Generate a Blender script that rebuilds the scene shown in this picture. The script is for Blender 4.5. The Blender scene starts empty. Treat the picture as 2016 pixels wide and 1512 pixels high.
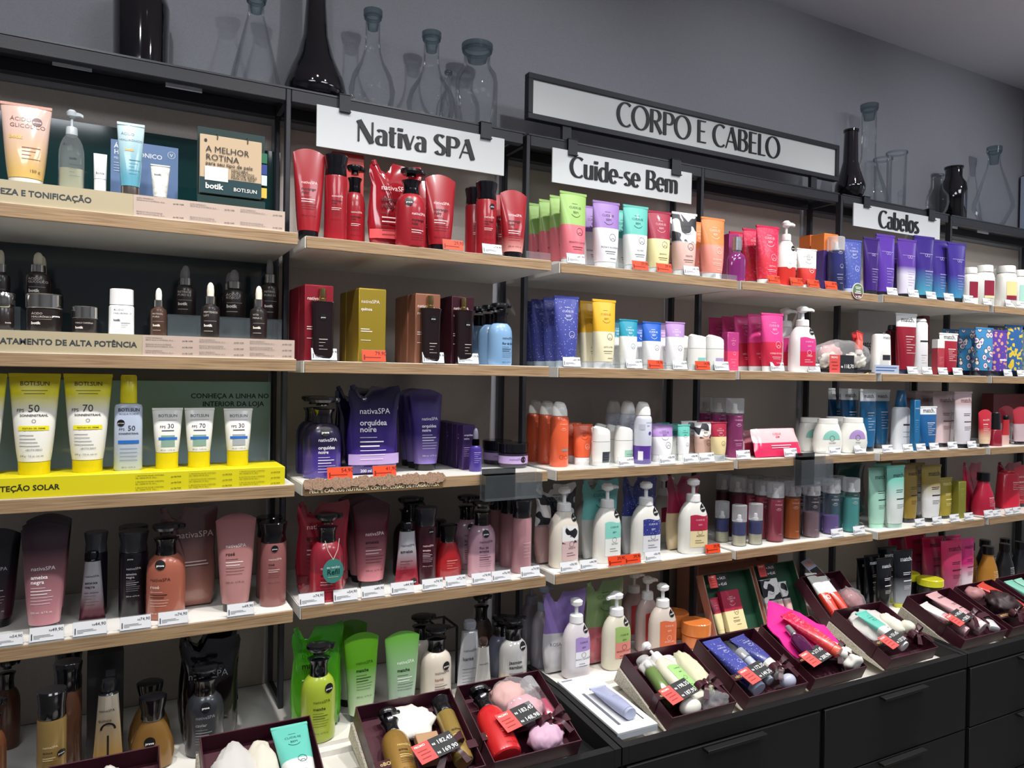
import bpy, math, random
from math import sin, cos, pi, radians as rad, sqrt
from mathutils import Vector, Matrix, noise
random.seed(4)
S = bpy.context.scene
COL = S.collection
# ---------------------------------------------------------------- camera
FPX = 1457.6
CAMP = Vector((-.3608, -1.6916, 1.55)); YAW, PITCH, ROLL = .4885454, -.0106061, .0163791
_f = Vector((sin(YAW)*cos(PITCH), cos(YAW)*cos(PITCH), sin(PITCH)))
_r0 = Vector((cos(YAW), -sin(YAW), 0)); _u0 = _r0.cross(_f)
_r = _r0*cos(ROLL)+_u0*sin(ROLL); _u = -_r0*sin(ROLL)+_u0*cos(ROLL)
cd = bpy.data.cameras.new('camera'); cam = bpy.data.objects.new('camera', cd); COL.objects.link(cam)
cd.sensor_width = 36; cd.lens = FPX/2016*36; cd.clip_start = .02
cam.matrix_world = Matrix(((_r.x, _u.x, -_f.x, CAMP.x), (_r.y, _u.y, -_f.y, CAMP.y), (_r.z, _u.z, -_f.z, CAMP.z), (0, 0, 0, 1)))
S.camera = cam
# ---------------------------------------------------------------- world, lamps, exposure
S.view_settings.view_transform = 'Standard'; S.view_settings.look = 'None'; S.view_settings.gamma = 1
S.view_settings.exposure = -.08; S.view_settings.use_curve_mapping = False
S.cycles.max_bounces = 6; S.cycles.diffuse_bounces = 3; S.cycles.glossy_bounces = 3
S.cycles.transmission_bounces = 4; S.cycles.transparent_max_bounces = 24
S.cycles.use_denoising = True; S.cycles.sample_clamp_indirect = 4
w = bpy.data.worlds.new('world'); S.world = w; w.use_nodes = True
w.node_tree.nodes['Background'].inputs[0].default_value = (.62, .72, 1, 1)
w.node_tree.nodes['Background'].inputs[1].default_value = .10
def spot(x, y, z, tx, ty, tz, e, size, col=(1, .965, .92), r=.03, blend=.6):
    l = bpy.data.lights.new('shelf_or_wash_spot', 'SPOT'); l.energy = e; l.spot_size = rad(size); l.spot_blend = blend
    l.color = col; l.shadow_soft_size = r
    o = bpy.data.objects.new('shelf_or_wash_spot', l); COL.objects.link(o); o.location = (x, y, z)
    o.rotation_euler = (Vector((tx, ty, tz))-Vector((x, y, z))).to_track_quat('-Z', 'Y').to_euler()
for x in (-.75, -.1, .55, 1.2, 1.85, 2.5, 3.15):
    spot(x+.12, -.66, 2.9, x+.05, -.12, .7, 74, 92, blend=1)
for x in (-.6, .5, 1.7, 2.9):
    spot(x+.15, -1.05, 2.93, x, .3, 2.25, 17, 75, (.95, .97, 1), blend=1)  # wash spots added to brighten the upper wall and hanging signs
for x, y, e in ((-.9, -2.1, 22), (.9, -2.1, 22), (2.6, -2.1, 22)):
    l = bpy.data.lights.new('added_fill_light', 'AREA'); l.energy = e; l.size = .9; l.color = (.9, .95, 1)  # soft fill area lights added behind the camera, not real fixtures
    o = bpy.data.objects.new('added_fill_light', l); COL.objects.link(o); o.location = (x, y, 2.93)

# ---------------------------------------------------------------- pixel rays of the 2016x1512 photograph
def ray(px, py): return _f+_r*((px-1008)/FPX)+_u*((756-py)/FPX)
def at(px, py, y): d = ray(px, py); return CAMP+d*((y-CAMP.y)/d.y)
def atz(px, py, z): d = ray(px, py); return CAMP+d*((z-CAMP.z)/d.z)

# ---------------------------------------------------------------- materials
def lin(h):
    if not isinstance(h, str): return h
    v = [int(h[i:i+2], 16)/255 for i in (0, 2, 4)]
    return tuple(c/12.92 if c <= .04045 else ((c+.055)/1.055)**2.4 for c in v)+(1,)
MC = {}
def newmat(key):
    m = bpy.data.materials.new('m_%d' % len(MC)); m.use_nodes = True; MC[key] = m
    return m, m.node_tree.nodes, m.node_tree.links, m.node_tree.nodes['Principled BSDF']
def ramp(N, L, src, stops, mode='LINEAR'):
    r = N.new('ShaderNodeValToRGB'); r.color_ramp.interpolation = mode
    e = r.color_ramp.elements
    while len(e) > 1: e.remove(e[0])
    e[0].position = stops[0][0]; e[0].color = lin(stops[0][1])
    for p, c in stops[1:]:
        q = e.new(p); q.color = lin(c)
    L.new(src, r.inputs[0]); return r
def mixc(N, L, fac, a, b):
    m = N.new('ShaderNodeMix'); m.data_type = 'RGBA'
    if isinstance(fac, float): m.inputs[0].default_value = fac
    else: L.new(fac, m.inputs[0])
    for i, v in ((6, a), (7, b)):
        if isinstance(v, (str, tuple)): m.inputs[i].default_value = lin(v)
        else: L.new(v, m.inputs[i])
    return m.outputs[2]
def M(c, rough=.35, metal=0., coat=0., pat=None, alpha=1.):
    """c: 'rrggbb' or 'top,bottom@split~soft' ; pat 'name:colour'"""
    key = (c, rough, metal, coat, pat, alpha)
    if key in MC: return MC[key]
    m, N, L, B = newmat(key)
    B.inputs['Roughness'].default_value = rough; B.inputs['Metallic'].default_value = metal
    B.inputs['Coat Weight'].default_value = coat; B.inputs['Coat Roughness'].default_value = .06
    base = None; tc = None
    if ',' in c or pat: tc = N.new('ShaderNodeTexCoord')
    if ',' in c:
        cs, _, rest = c.partition('@'); top, bot = cs.split(',')
        sp, _, so = (rest or '.5').partition('~'); sp = float(sp); so = float(so or .004)
        sx = N.new('ShaderNodeSeparateXYZ'); L.new(tc.outputs['Generated'], sx.inputs[0])
        base = ramp(N, L, sx.outputs[2], [(max(0, sp-so), bot), (min(1, sp+so), top)]).outputs[0]
    else: base = c
    if pat:
        pn, pcol = pat.split(':')[:2]; pc = tc.outputs['Object']
        def vor(sc, thr, soft=.02):
            v = N.new('ShaderNodeTexVoronoi'); v.inputs['Scale'].default_value = sc; L.new(pc, v.inputs['Vector'])
            return ramp(N, L, v.outputs['Distance'], [(thr-soft, 'ffffff'), (thr+soft, '000000')]).outputs[0]
        def noi(sc, lo, hi, det=2):
            v = N.new('ShaderNodeTexNoise'); v.inputs['Scale'].default_value = sc; v.inputs['Detail'].default_value = det
            L.new(pc, v.inputs['Vector']); return ramp(N, L, v.outputs[0], [(lo, '000000'), (hi, 'ffffff')]).outputs[0]
        if pn == 'stars': base = mixc(N, L, vor(150, .16), base, pcol)
        elif pn == 'cow': 
            fz = N.new('ShaderNodeSeparateXYZ'); L.new(tc.outputs['Generated'], fz.inputs[0])
            g = ramp(N, L, fz.outputs[2], [(.46, '000000'), (.5, 'ffffff')]).outputs[0]
            mm = mixc(N, L, g, '000000', noi(34, .53, .55, 0)); base = mixc(N, L, mm, base, pcol)
        elif pn == 'blob': base = mixc(N, L, vor(60, .42, .01), base, pcol)
        elif pn == 'ring':
            base = mixc(N, L, vor(36, .44, .01), base, '5a2b22'); base = mixc(N, L, vor(36, .36, .01), base, pcol); base = mixc(N, L, vor(36, .2, .01), base, 'a678b8')
        elif pn == 'banana': base = mixc(N, L, noi(60, .56, .58, 0), base, pcol)
        elif pn == 'floral': base = mixc(N, L, noi(140, .52, .6, 3), base, pcol)
        elif pn == 'fine': base = mixc(N, L, noi(330, .52, .56, 1), base, pcol)
        elif pn == 'marble': base = mixc(N, L, noi(80, .5, .7, 4), base, pcol)
        elif pn == 'crack': base = mixc(N, L, noi(400, .3, .8, 3), base, pcol)
    if isinstance(base, str): B.inputs['Base Color'].default_value = lin(base)
    else: L.new(base, B.inputs['Base Color'])
    if alpha < 1: B.inputs['Alpha'].default_value = alpha
    return m
def THIN(c, dens=.1, haze=.0, rough=.03):
    """thin clear wall: see-through with a tint, fresnel gloss, optional milky haze"""
    key = ('thin', c, dens, haze, rough)
    if key in MC: return MC[key]
    m, N, L, B = newmat(key); N.remove(B)
    lw = N.new('ShaderNodeLayerWeight'); lw.inputs[0].default_value = .2
    t = N.new('ShaderNodeBsdfTransparent'); tc = mixc(N, L, lw.outputs['Facing'], mixc(N, L, float(dens), 'ffffff', c), mixc(N, L, min(1., dens+.3), 'ffffff', c))
    L.new(tc, t.inputs[0])
    g = N.new('ShaderNodeBsdfGlossy'); g.inputs['Roughness'].default_value = rough
    fr = N.new('ShaderNodeFresnel'); fr.inputs[0].default_value = 1.25
    fm = N.new('ShaderNodeMath'); fm.operation = 'MULTIPLY'; fm.inputs[1].default_value = .6; L.new(fr.outputs[0], fm.inputs[0]); a = N.new('ShaderNodeMixShader'); L.new(fm.outputs[0], a.inputs[0]); L.new(t.outputs[0], a.inputs[1]); L.new(g.outputs[0], a.inputs[2])
    out = a
    if haze:
        d = N.new('ShaderNodeBsdfDiffuse'); d.inputs[0].default_value = lin(c)
        b = N.new('ShaderNodeMixShader'); b.inputs[0].default_value = haze; L.new(a.outputs[0], b.inputs[1]); L.new(d.outputs[0], b.inputs[2]); out = b
    L.new(out.outputs[0], N['Material Output'].inputs[0]); return m
def WOOD():
    if 'wood' in MC: return MC['wood']
    m, N, L, B = newmat('wood'); tc = N.new('ShaderNodeTexCoord'); mp = N.new('ShaderNodeMapping'); mp.inputs['Scale'].default_value = (9, 60, 330)
    L.new(tc.outputs['Object'], mp.inputs[0]); n = N.new('ShaderNodeTexNoise'); n.inputs['Scale'].default_value = 1; n.inputs['Detail'].default_value = 6; n.inputs['Distortion'].default_value = .6
    L.new(mp.outputs[0], n.inputs['Vector']); r = ramp(N, L, n.outputs[0], [(.3, '83684b'), (.5, 'a08463'), (.7, 'b29676')])
    L.new(r.outputs[0], B.inputs['Base Color']); B.inputs['Roughness'].default_value = .5
    bp = N.new('ShaderNodeBump'); bp.inputs['Strength'].default_value = .15; bp.inputs['Distance'].default_value = .001; L.new(n.outputs[0], bp.inputs['Height']); L.new(bp.outputs[0], B.inputs['Normal'])
    return m
def PAINT(c, rough=.7, sc=300, st=.08):
    key = ('paint', c, rough, sc, st)
    if key in MC: return MC[key]
    m, N, L, B = newmat(key); tc = N.new('ShaderNodeTexCoord'); n = N.new('ShaderNodeTexNoise'); n.inputs['Scale'].default_value = sc; n.inputs['Detail'].default_value = 3
    L.new(tc.outputs['Object'], n.inputs['Vector']); h = lin(c)
    L.new(ramp(N, L, n.outputs[0], [(.3, tuple(v*.95 for v in h[:3])+(1,)), (.7, tuple(min(1, v*1.05) for v in h[:3])+(1,))]).outputs[0], B.inputs['Base Color'])
    B.inputs['Roughness'].default_value = rough
    bp = N.new('ShaderNodeBump'); bp.inputs['Strength'].default_value = st; bp.inputs['Distance'].default_value = .002; L.new(n.outputs[0], bp.inputs['Height']); L.new(bp.outputs[0], B.inputs['Normal'])
    return m
WHITE = M('e9e7e0', .4); BLACK = M('0c0c10', .3, coat=.4); INK = M('17171b', .5); FRAME = PAINT('2b2c33', .5, 500, .1)

# ---------------------------------------------------------------- mesh building
class MB:
    def __init__(s): s.v = []; s.f = []; s.mi = []; s.m = []
    def slot(s, mat):
        if mat not in s.m: s.m.append(mat)
        return s.m.index(mat)
    def add(s, vs, fs, mat=None, T=None):
        o = len(s.v); i = s.slot(mat) if mat else 0
        s.v += [tuple(T @ Vector(p)) for p in vs] if T else [tuple(p) for p in vs]
        s.f += [tuple(o+k for k in f) for f in fs]; s.mi += [i]*len(fs)
    def box(s, x0, x1, y0, y1, z0, z1, mat=None, T=None, b=0.):
        if b:
            vs = []
            for z, k in ((z0, 1), (z0+b, 0), (z1-b, 0), (z1, 1)):
                e = b if k else 0
                vs += [(x0+b, y0+e, z), (x1-b, y0+e, z), (x1-e, y0+b, z), (x1-e, y1-b, z), (x1-b, y1-e, z), (x0+b, y1-e, z), (x0+e, y1-b, z), (x0+e, y0+b, z)]
            fs = [tuple(range(7, -1, -1)), tuple(range(24, 32))]
            for r in range(3):
                for i in range(8): fs.append((r*8+i, r*8+(i+1) % 8, r*8+8+(i+1) % 8, r*8+8+i))
            return s.add(vs, fs, mat, T)
        s.add([(x0, y0, z0), (x1, y0, z0), (x1, y1, z0), (x0, y1, z0), (x0, y0, z1), (x1, y0, z1), (x1, y1, z1), (x0, y1, z1)],
              [(3, 2, 1, 0), (4, 5, 6, 7), (0, 1, 5, 4), (1, 2, 6, 5), (2, 3, 7, 6), (3, 0, 4, 7)], mat, T)
    def loft(s, rings, mat=None, T=None, cap=(1, 1)):
        n = len(rings[0]); vs = [p for r in rings for p in r]; fs = []
        for r in range(len(rings)-1):
            for i in range(n):
                j = (i+1) % n; fs.append((r*n+i, r*n+j, r*n+n+j, r*n+n+i))
        if cap[0]: fs.append(tuple(range(n-1, -1, -1)))
        if cap[1]: fs.append(tuple((len(rings)-1)*n+i for i in range(n)))
        s.add(vs, fs, mat, T)
    def prof(s, pr, n=24, mat=None, T=None, cap=(1, 1), cx=0, cy=0):
        """pr: list of (z, a, b[, e])"""
        s.loft([sring(p[0], p[1], p[2], n, p[3] if len(p) > 3 else 2, cx, cy) for p in pr], mat, T, cap)
    def prism(s, pts, y0, y1, mat=None, T=None):
        """polygon in xz, extruded along y"""
        n = len(pts); vs = [(x, y0, z) for x, z in pts]+[(x, y1, z) for x, z in pts]
        fs = [tuple(range(n)), tuple(range(2*n-1, n-1, -1))]+[(i, n+i, n+(i+1) % n, (i+1) % n) for i in range(n)]
        s.add(vs, fs, mat, T)
    def tube(s, pts, r, n=8, mat=None):
        rg = []
        for i, p in enumerate(pts):
            p = Vector(p); d = (Vector(pts[min(i+1, len(pts)-1)])-Vector(pts[max(i-1, 0)])).normalized()
            a = d.orthogonal().normalized() if i == 0 else (a-d*a.dot(d)).normalized()
            b = d.cross(a); rg.append([tuple(p+(a*cos(2*pi*k/n)+b*sin(2*pi*k/n))*r) for k in range(n)])
        s.loft(rg, mat)
    def mesh(s, name='m', sharp=38):
        me = bpy.data.meshes.new(name); me.from_pydata(s.v, [], s.f)
        for m in s.m: me.materials.append(m)
        me.polygons.foreach_set('material_index', s.mi)
        me.polygons.foreach_set('use_smooth', [True]*len(s.f)); me.set_sharp_from_angle(angle=rad(sharp)); me.update()
        return me
def sring(z, a, b, n=24, e=2, cx=0, cy=0):
    o = []
    for i in range(n):
        t = 2*pi*i/n; c, q = cos(t), sin(t)
        o.append((cx+a*math.copysign(abs(c)**(2/e), c), cy+b*math.copysign(abs(q)**(2/e), q), z))
    return o
def link(name, me, parent=None, label=None, loc=None):
    o = bpy.data.objects.new(name, me); COL.objects.link(o)
    if parent: o.parent = parent
    if label: o['label'] = label
    if loc: o.location = loc
    return o
def tag(o, label, cat, group=None):
    o['label'] = label; o['category'] = cat
    if group: o['group'] = group
    return o
def thing(name, label, cat, loc=(0, 0, 0), rz=0, group=None):
    return tag(link(name, None, loc=loc), label, cat, group) if not rz else _rot(tag(link(name, None, loc=loc), label, cat, group), rz)
def _rot(o, rz): o.rotation_euler = (0, 0, rz); return o
def part(name, mb, parent, label=None, sharp=38): return link(name, mb.mesh(name, sharp), parent, label)
def struct(name, mb): o = link(name, mb.mesh(name)); o['kind'] = 'structure'; return o
def dup(root, off):
    r = root.copy(); COL.objects.link(r); r.location = Vector(root.location)+Vector(off)
    for ch in root.children:
        c = ch.copy(); COL.objects.link(c); c.parent = r
        for g in ch.children:
            d = g.copy(); COL.objects.link(d); d.parent = c
    return r
# ---------------------------------------------------------------- small lettering (built-in font -> flat mesh)
TX = {}
def txt(s, bold=0.):
    k = (s, bold)
    if k not in TX:
        c = bpy.data.curves.new('t', 'FONT'); c.body = s; c.resolution_u = 2; c.offset = bold
        o = bpy.data.objects.new('t', c); me = bpy.data.meshes.new_from_object(o)
        vs = [tuple(v.co) for v in me.vertices]; fs = [tuple(p.vertices) for p in me.polygons]
        TX[k] = (vs, fs, max([v[0] for v in vs] or [0])); bpy.data.objects.remove(o); bpy.data.curves.remove(c); bpy.data.meshes.remove(me)
    return TX[k]
def fit(s, width, bold=0.): return width/txt(s, bold)[2]
def prn(items, W, H, surf, mb=None):
    """items in units of W (x, sizes) and H (height); follows the surface"""
    mb = mb or MB(); lay = 0
    for it in items:
        k = it[0]; lay += 1; it = tuple((q[0]+q[1]*W/H) if isinstance(q, tuple) else q for q in it); off = .0004+.00008*min(lay, 10)
        P = lambda x, z: (x, surf(x, z)-off, z)
        if k == 't':
            _, s, u, v, sz, c = it[:6]; al = it[6] if len(it) > 6 else 'l'; bo = it[7] if len(it) > 7 else 0.
            vs, fs, wd = txt(s, bo); sc = sz*W; dx = 0 if al == 'l' else -wd*sc/2
            mb.add([P(u*W+dx+x*sc, v*H+y*sc) for x, y, z in vs], fs, M(c, .4))
        elif k == 'b':
            _, u0, u1, v, th, c = it[:6]; n = max(1, int((u1-u0)*10)); vs = []
            for i in range(n+1):
                x = (u0+(u1-u0)*i/n)*W; vs += [P(x, v*H-th*W/2), P(x, v*H+th*W/2)]
            mb.add(vs, [(2*i, 2*i+2, 2*i+3, 2*i+1) for i in range(n)], M(c, .4))
        elif k == 'd':
            _, u, v, r, c = it[:5]; vs = [P(u*W, v*H)]+[P((u+r*cos(2*pi*i/16))*W, v*H+r*W*sin(2*pi*i/16)) for i in range(16)]
            mb.add(vs, [(0, 1+i, 1+(i+1) % 16) for i in range(16)], M(c, .4))
        elif k == 'o':
            _, u, v, r, th, c, a0, a1 = it[:8]; n = 14; vs = []
            for i in range(n+1):
                t = rad(a0+(a1-a0)*i/n)
                for q in (r-th, r): vs.append(P((u+q*cos(t))*W, v*H+q*W*sin(t)))
            mb.add(vs, [(2*i, 2*i+1, 2*i+3, 2*i+2) for i in range(n)], M(c, .4))
    return mb
def P_csb(c, name='', c2=None, v=.74, s=.105, ic=1):
    c2 = c2 or c
    r = [('b', -.1, .1, v+.1, .014, c), ('t', 'CUIDE-SE', 0, v+.03, s, c, 'c'), ('t', 'BEM', 0, v-.035, s, c, 'c'), ('o', 0, v+.0, .2, .014, c, 215, 325)]
    if name: r += [('t', name, .02, .30, .075, c2, 'c'), ('b', -.18, .2, .25, .016, c2), ('b', -.15, .17, .22, .012, c2)]
    if ic: r += [('o', .1, .46, .12, .012, c2, 0, 360), ('o', .1, .42, .07, .012, c2, 0, 180)]
    r += [('b', -.02, .22, .15, .014, c2)]
    return r
def P_nat(c, names, c2=None, v=.58, u=-.27, s=.125):
    c2 = c2 or c; r = [('t', 'nativaSPA', u, v, s, c, 'l', .0)]; nn = names.split('/')
    for i, n in enumerate(nn): r.append(('t', n, u, (v, -.2-.115*i), s*.98, c2, 'l', .018))
    b = -.2-.115*len(nn)+.02
    for i, (wd, th) in enumerate(((.3, .01), (.42, .02), (.34, .02), (.46, .009), (.44, .009), (.4, .009))): r.append(('b', u, u+wd, (v, b-.075*i), th, c if i in (1, 2) else c2))
    r += [('t', '200 ml - 6.7 fl. oz.', u, (v, b-.6), s*.5, c2)]
    return r
def P_match(c, v=.8, c2=None):
    c2 = c2 or c
    return [('t', 'match.', -.2, v, .24, c, 'l', .01), ('b', -.1, .3, v-.2, .022, c2), ('b', -.1, .25, v-.23, .022, c2), ('b', -.1, .34, v-.34, .04, c2), ('b', -.1, .3, v-.43, .012, c2), ('b', -.1, .3, v-.455, .012, c2), ('b', -.1, .2, v-.48, .012, c2)]
def P_bars(c, v0=.55, n=5, u=-.2, w=.4):
    return [('b', u, u+w*(1-.25*(i % 3)), v0-.045*i, .022 if i == 0 else .012, c) for i in range(n)]
def P_prove(u, v, r=.11, c='101014'): return [('d', u, v, r, c), ('t', 'prove', u, v-.015, r*.75, 'f0f0f0', 'c', .02)]
# ---------------------------------------------------------------- product kinds: base at z=0, front towards -y
def interp(pr, z):
    if z <= pr[0][0]: return pr[0][1:4]
    for p, q in zip(pr, pr[1:]):
        if z <= q[0]:
            t = (z-p[0])/max(1e-9, q[0]-p[0]); return tuple(p[i]+(q[i]-p[i])*t for i in (1, 2, 3))
    return pr[-1][1:4]
def surf_of(pr):
    pr = [p if len(p) > 3 else (*p, 2) for p in pr]
    def f(x, z):
        a, b, e = interp(pr, z); u = min(.985, abs(x)/max(a, 1e-6)); return -b*(1-u**e)**(1/e)
    return f
def scale(pr, W, H): return [(p[0]*H, p[1]*W, p[2]*W)+tuple(p[3:]) for p in pr]
def body(root, name, pr, W, H, mat, n=24, label=None, cap=(1, 1)):
    mb = MB(); q = scale(pr, W, H); mb.prof(q, n, mat, cap=cap); part(name, mb, root, label); return surf_of(q)
def prints(root, items, W, H, surf):
    if items: part('print', prn(items, W, H, surf), root)
def sticker(root, s, W, H, surf):
    if 'st' in s:
        u, v = s['st'][:2]; r = .13; mb = prn([('d', u, v, r, '0d0d10'), ('t', 'prove', u, v-.015*W/H*3, r*.62, 'f4f4f4', 'c', .02)], W, H, lambda x, z: surf(x, z)-.001)
        part('sticker', mb, root, 'round black sticker')
def bmat(s, c=None, **k):
    if 'tm' in s: return THIN(s['tm'], .3, .1)
    return M(c or s['c'], s.get('ro', .3), s.get('me', 0.), s.get('co', .35), s.get('pat'))
def tube_body(W, H, s, ch, arch):
    a0, b0 = s.get('a0', .34), s.get('b0', .3); n = 28; rings = []; q = []
    for i in range(11):
        t = i/10; z = ch+(1-ch)*t; a = a0+(.5-a0)*(t**.8); b = b0*(1-t**1.9)+.008; e = 2+.6*sin(pi*t)
        q.append((z*H, a*W, b*W, e))
    mb = MB()
    for (z, a, b, e) in q:
        rg = sring(z, a, b, n, e); t = (z/H-ch)/(1-ch)
        if arch: rg = [(x, y, zz+arch*W*(1-(x/a)**2)*max(0, t-.5)*2-arch*W*max(0, t-.5)*2) for x, y, zz in rg]
        rings.append(rg)
    mb.loft(rings, bmat(s)); return mb, q
def k_tube(root, W, H, s, arch=0.):
    ch = s.get('ch', .1); mb, q = tube_body(W, H, s, ch, arch); part('body', mb, root)
    a0, b0 = s.get('a0', .34), s.get('b0', .3); cw = s.get('cw', a0*.97)
    if ch > .02:
        c = MB(); c.prof([(0, cw*W*.96, min(b0, cw)*W*.96), (.003, cw*W, min(b0, cw)*W), (ch*H-.001, cw*W*1.02, min(b0, cw)*W*1.0), (ch*H, cw*W*.9, b0*W*.9)], 24, M(s.get('cap', 'f2f2f2'), .25, s.get('cme', 0.), .3)); part('cap', c, root)
    if not arch and s.get('seal', 1):
        c = MB(); c.box(-.503*W, .503*W, -.0026, .0026, H*.962, H*1.0, M(s.get('sc', s['c'].split(',')[0]), .35), b=.0008); part('seal', c, root)
    sf = surf_of(q); prints(root, s.get('pr'), W, H, sf); sticker(root, s, W, H, sf)
def k_arch(root, W, H, s):
    s = dict(s); s.setdefault('a0', .33); s.setdefault('b0', .27); s.setdefault('cap', '0d0d12'); s.setdefault('ch', .09); s.setdefault('cw', .3); k_tube(root, W, H, s, .17)
def k_hand(root, W, H, s):
    """metal hand cream tube standing on its wide crimp, small cap on top"""
    mb = MB(); pr = []
    for i in range(9):
        t = i/8; pr.append((t*.86, .5-.2*t, .02+.2*t**.7, 2)); 
    q = scale(pr, W, H); rings = [sring(z, a, b, 24, e) for z, a, b, e in q]
    mb.loft([[(x, y+.0015*sin(x*400+z*300)*(1-z/H), z) for x, y, z in r] for r in rings], bmat(s)); part('body', mb, root)
    c = MB(); c.prof(scale([(.86, .3, .22), (.875, .2, .18), (.885, .17, .17), (.9, .22, .22), (.97, .24, .24), (1, .2, .2)], W, H), 20, M(s.get('cap', '0d0d12'), .25, 0, .4)); part('cap', c, root)
    c = MB(); c.box(-.5*W, .5*W, -.003, .003, 0, .03*H, M(s.get('sc', s['c'].split(',')[-1].split('@')[0]), .3, s.get('me', 0.))); part('seal', c, root)
    sf = surf_of(q); prints(root, s.get('pr'), W, H, sf); sticker(root, s, W, H, sf)
def pump_head(root, W, z0, z1, s, nat=0, rz=0.):
    c = MB(); col = M(s.get('cap', 'f3f3f3'), .25, 0, .4); h = z1-z0; T = Matrix.Rotation(s.get('nz', rz), 4, 'Z')
    if nat:
        c.prof([(z0+h*.45, .17*W, .17*W), (z0+h*.62, .15*W, .15*W), (z0+h*.64, .3*W, .26*W), (z0+h*.8, .37*W, .31*W), (z0+h*.95, .36*W, .3*W), (z1, .28*W, .22*W)], 24, col, T)
        c.prof([(z0+h*.66, .12*W, .1*W), (z0+h*.78, .15*W, .12*W), (z0+h*.92, .14*W, .1*W)], 12, col, T @ Matrix.Translation((.34*W, 0, 0)))
    else:
        c.prof([(z0, .065*W, .065*W), (z0+h*.5, .06*W, .06*W)], 12, col)
        c.prof([(z0+h*.5, .1*W, .1*W), (z0+h*.62, .2*W, .2*W), (z0+h*.85, .22*W, .21*W), (z1, .12*W, .12*W)], 20, col, T)
        rg = []
        for x, w_, zz in ((0, .13, .72), (.2, .12, .74), (.34, .09, .74), (.44, .06, .68)):
            rg.append([(x*W, w_*W*math.copysign(1, yy)*abs(yy), z0+h*zz+dz*h*.17*(1-x)) for yy, dz in ((-1, -.6), (-1, .6), (-.6, 1), (.6, 1), (1, .6), (1, -.6), (.6, -1), (-.6, -1))])
        c.loft(rg, col, T)
    part('pump', c, root, None if nat else None)
def k_pump(root, W, H, s):
    """oval white bottle with dispenser"""
    hb = .72
    pr = [(0, .42, .24, 2.6), (.012, .47, .28, 2.6), (.04, .5, .3, 2.6), (.45, .5, .3, 2.5), (.52, .485, .295, 2.3), (.6, .42, .27, 2.1), (.66, .32, .23, 2), (.7, .21, .2, 2)]
    sf = body(root, 'body', pr, W, H, bmat(s))
    c = MB(); c.prof(scale([(.69, .2, .2), (.7, .235, .235), (.785, .225, .225), (.795, .2, .2), (.8, .1, .1)], W, H), 24, M(s.get('cap', 'f3f3f3'), .3, 0, .3)); part('collar', c, root)
    pump_head(root, W, .8*H, H, s)
    if 'tm' in s: body(root, 'liquid', [(.02, .44, .26), (.04, .46, .27), (.3, .46, .27)], W, H, M(s['c'], .2))
    if 'lb' in s:
        u0, u1, v0, v1 = s.get('lr', (-.24, .46, .1, .52)); m = MB(); n = 10; vs = []; fs = []
        for j in range(7):
            for i in range(n+1):
                x = (u0+(u1-u0)*i/n)*W; v = v0+(v1-v0)*j/6
                if j == 6: v += .012*sin(i/n*pi*2)
                vs.append((x, sf(x, v*H)-.0007, v*H))
        for j in range(6):
            for i in range(n): k = j*(n+1)+i; fs.append((k, k+1, k+n+2, k+n+1))
        m.add(vs, fs, M(s['lb'], .4, pat=s.get('lpat'))); part('label', m, root)
        uc = (u0+u1)/2
        its = [(('t', i[1], i[2]*.7+uc, *i[3:]) if i[0] == 't' else i) for i in P_csb(s.get('lc', 'ffffff'), s.get('nm', ''), s.get('lc2', '333333'), v=.42, s=.08, ic=0) if i[0] == 't']
        its += [('o', uc, .3, .09, .01, s.get('lc2', '333333'), 0, 360), ('b', uc-.18, uc+.05, .19, .014, s.get('lc2', '333333')), ('b', uc-.18, uc+.15, .16, .014, s.get('lc2', '333333'))]
        its = [(i[:3]+(i[3]-.06,)+i[4:] if i[0] == 't' and i[1] == s.get('nm') else i) for i in its]
        prints(root, its, W, H, lambda x, z: sf(x, z)-.0006)
    prints(root, s.get('pr'), W, H, sf); sticker(root, s, W, H, sf)
def k_npump(root, W, H, s):
    """round shouldered lotion bottle, flared black collar and disc pump"""
    pr = [(0, .42, .34), (.015, .475, .385), (.05, .5, .4), (.48, .5, .4), (.56, .48, .385), (.62, .42, .34), (.66, .33, .28), (.68, .24, .24)]
    sf = body(root, 'body', pr, W, H, bmat(s))
    c = MB(); c.prof(scale([(.665, .25, .25), (.68, .27, .27), (.74, .25, .25), (.8, .26, .26), (.845, .33, .3), (.85, .3, .27), (.855, .15, .15)], W, H), 24, M(s.get('cap', '0c0c12'), .15, 0, .6)); part('collar', c, root)
    pump_head(root, W, .8*H, H, dict(s, cap=s.get('cap', '0c0c12')), 1)
    prints(root, s.get('pr'), W, H, sf); sticker(root, s, W, H, sf)
def k_splash(root, W, H, s):
    hb = s.get('hb', .76); b = .46
    sf = body(root, 'body', [(0, .44, b*.9), (.012, .49, b*.97), (.03, .5, b), (hb-.03, .5, b), (hb-.005, .48, b*.95), (hb, .4, b*.8)], W, H, bmat(s))
    c = MB(); c.prof(scale([(hb, .46, .43), (hb+.01, .485, .45), (hb+.1, .46, .43), (hb+.17, .5, .47), (.985, .53, .5), (1, .49, .46)], W, H), 28, M(s.get('cap', '0c0c12'), .15, 0, .6)); part('cap', c, root)
    prints(root, s.get('pr'), W, H, sf); sticker(root, s, W, H, sf)
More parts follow.
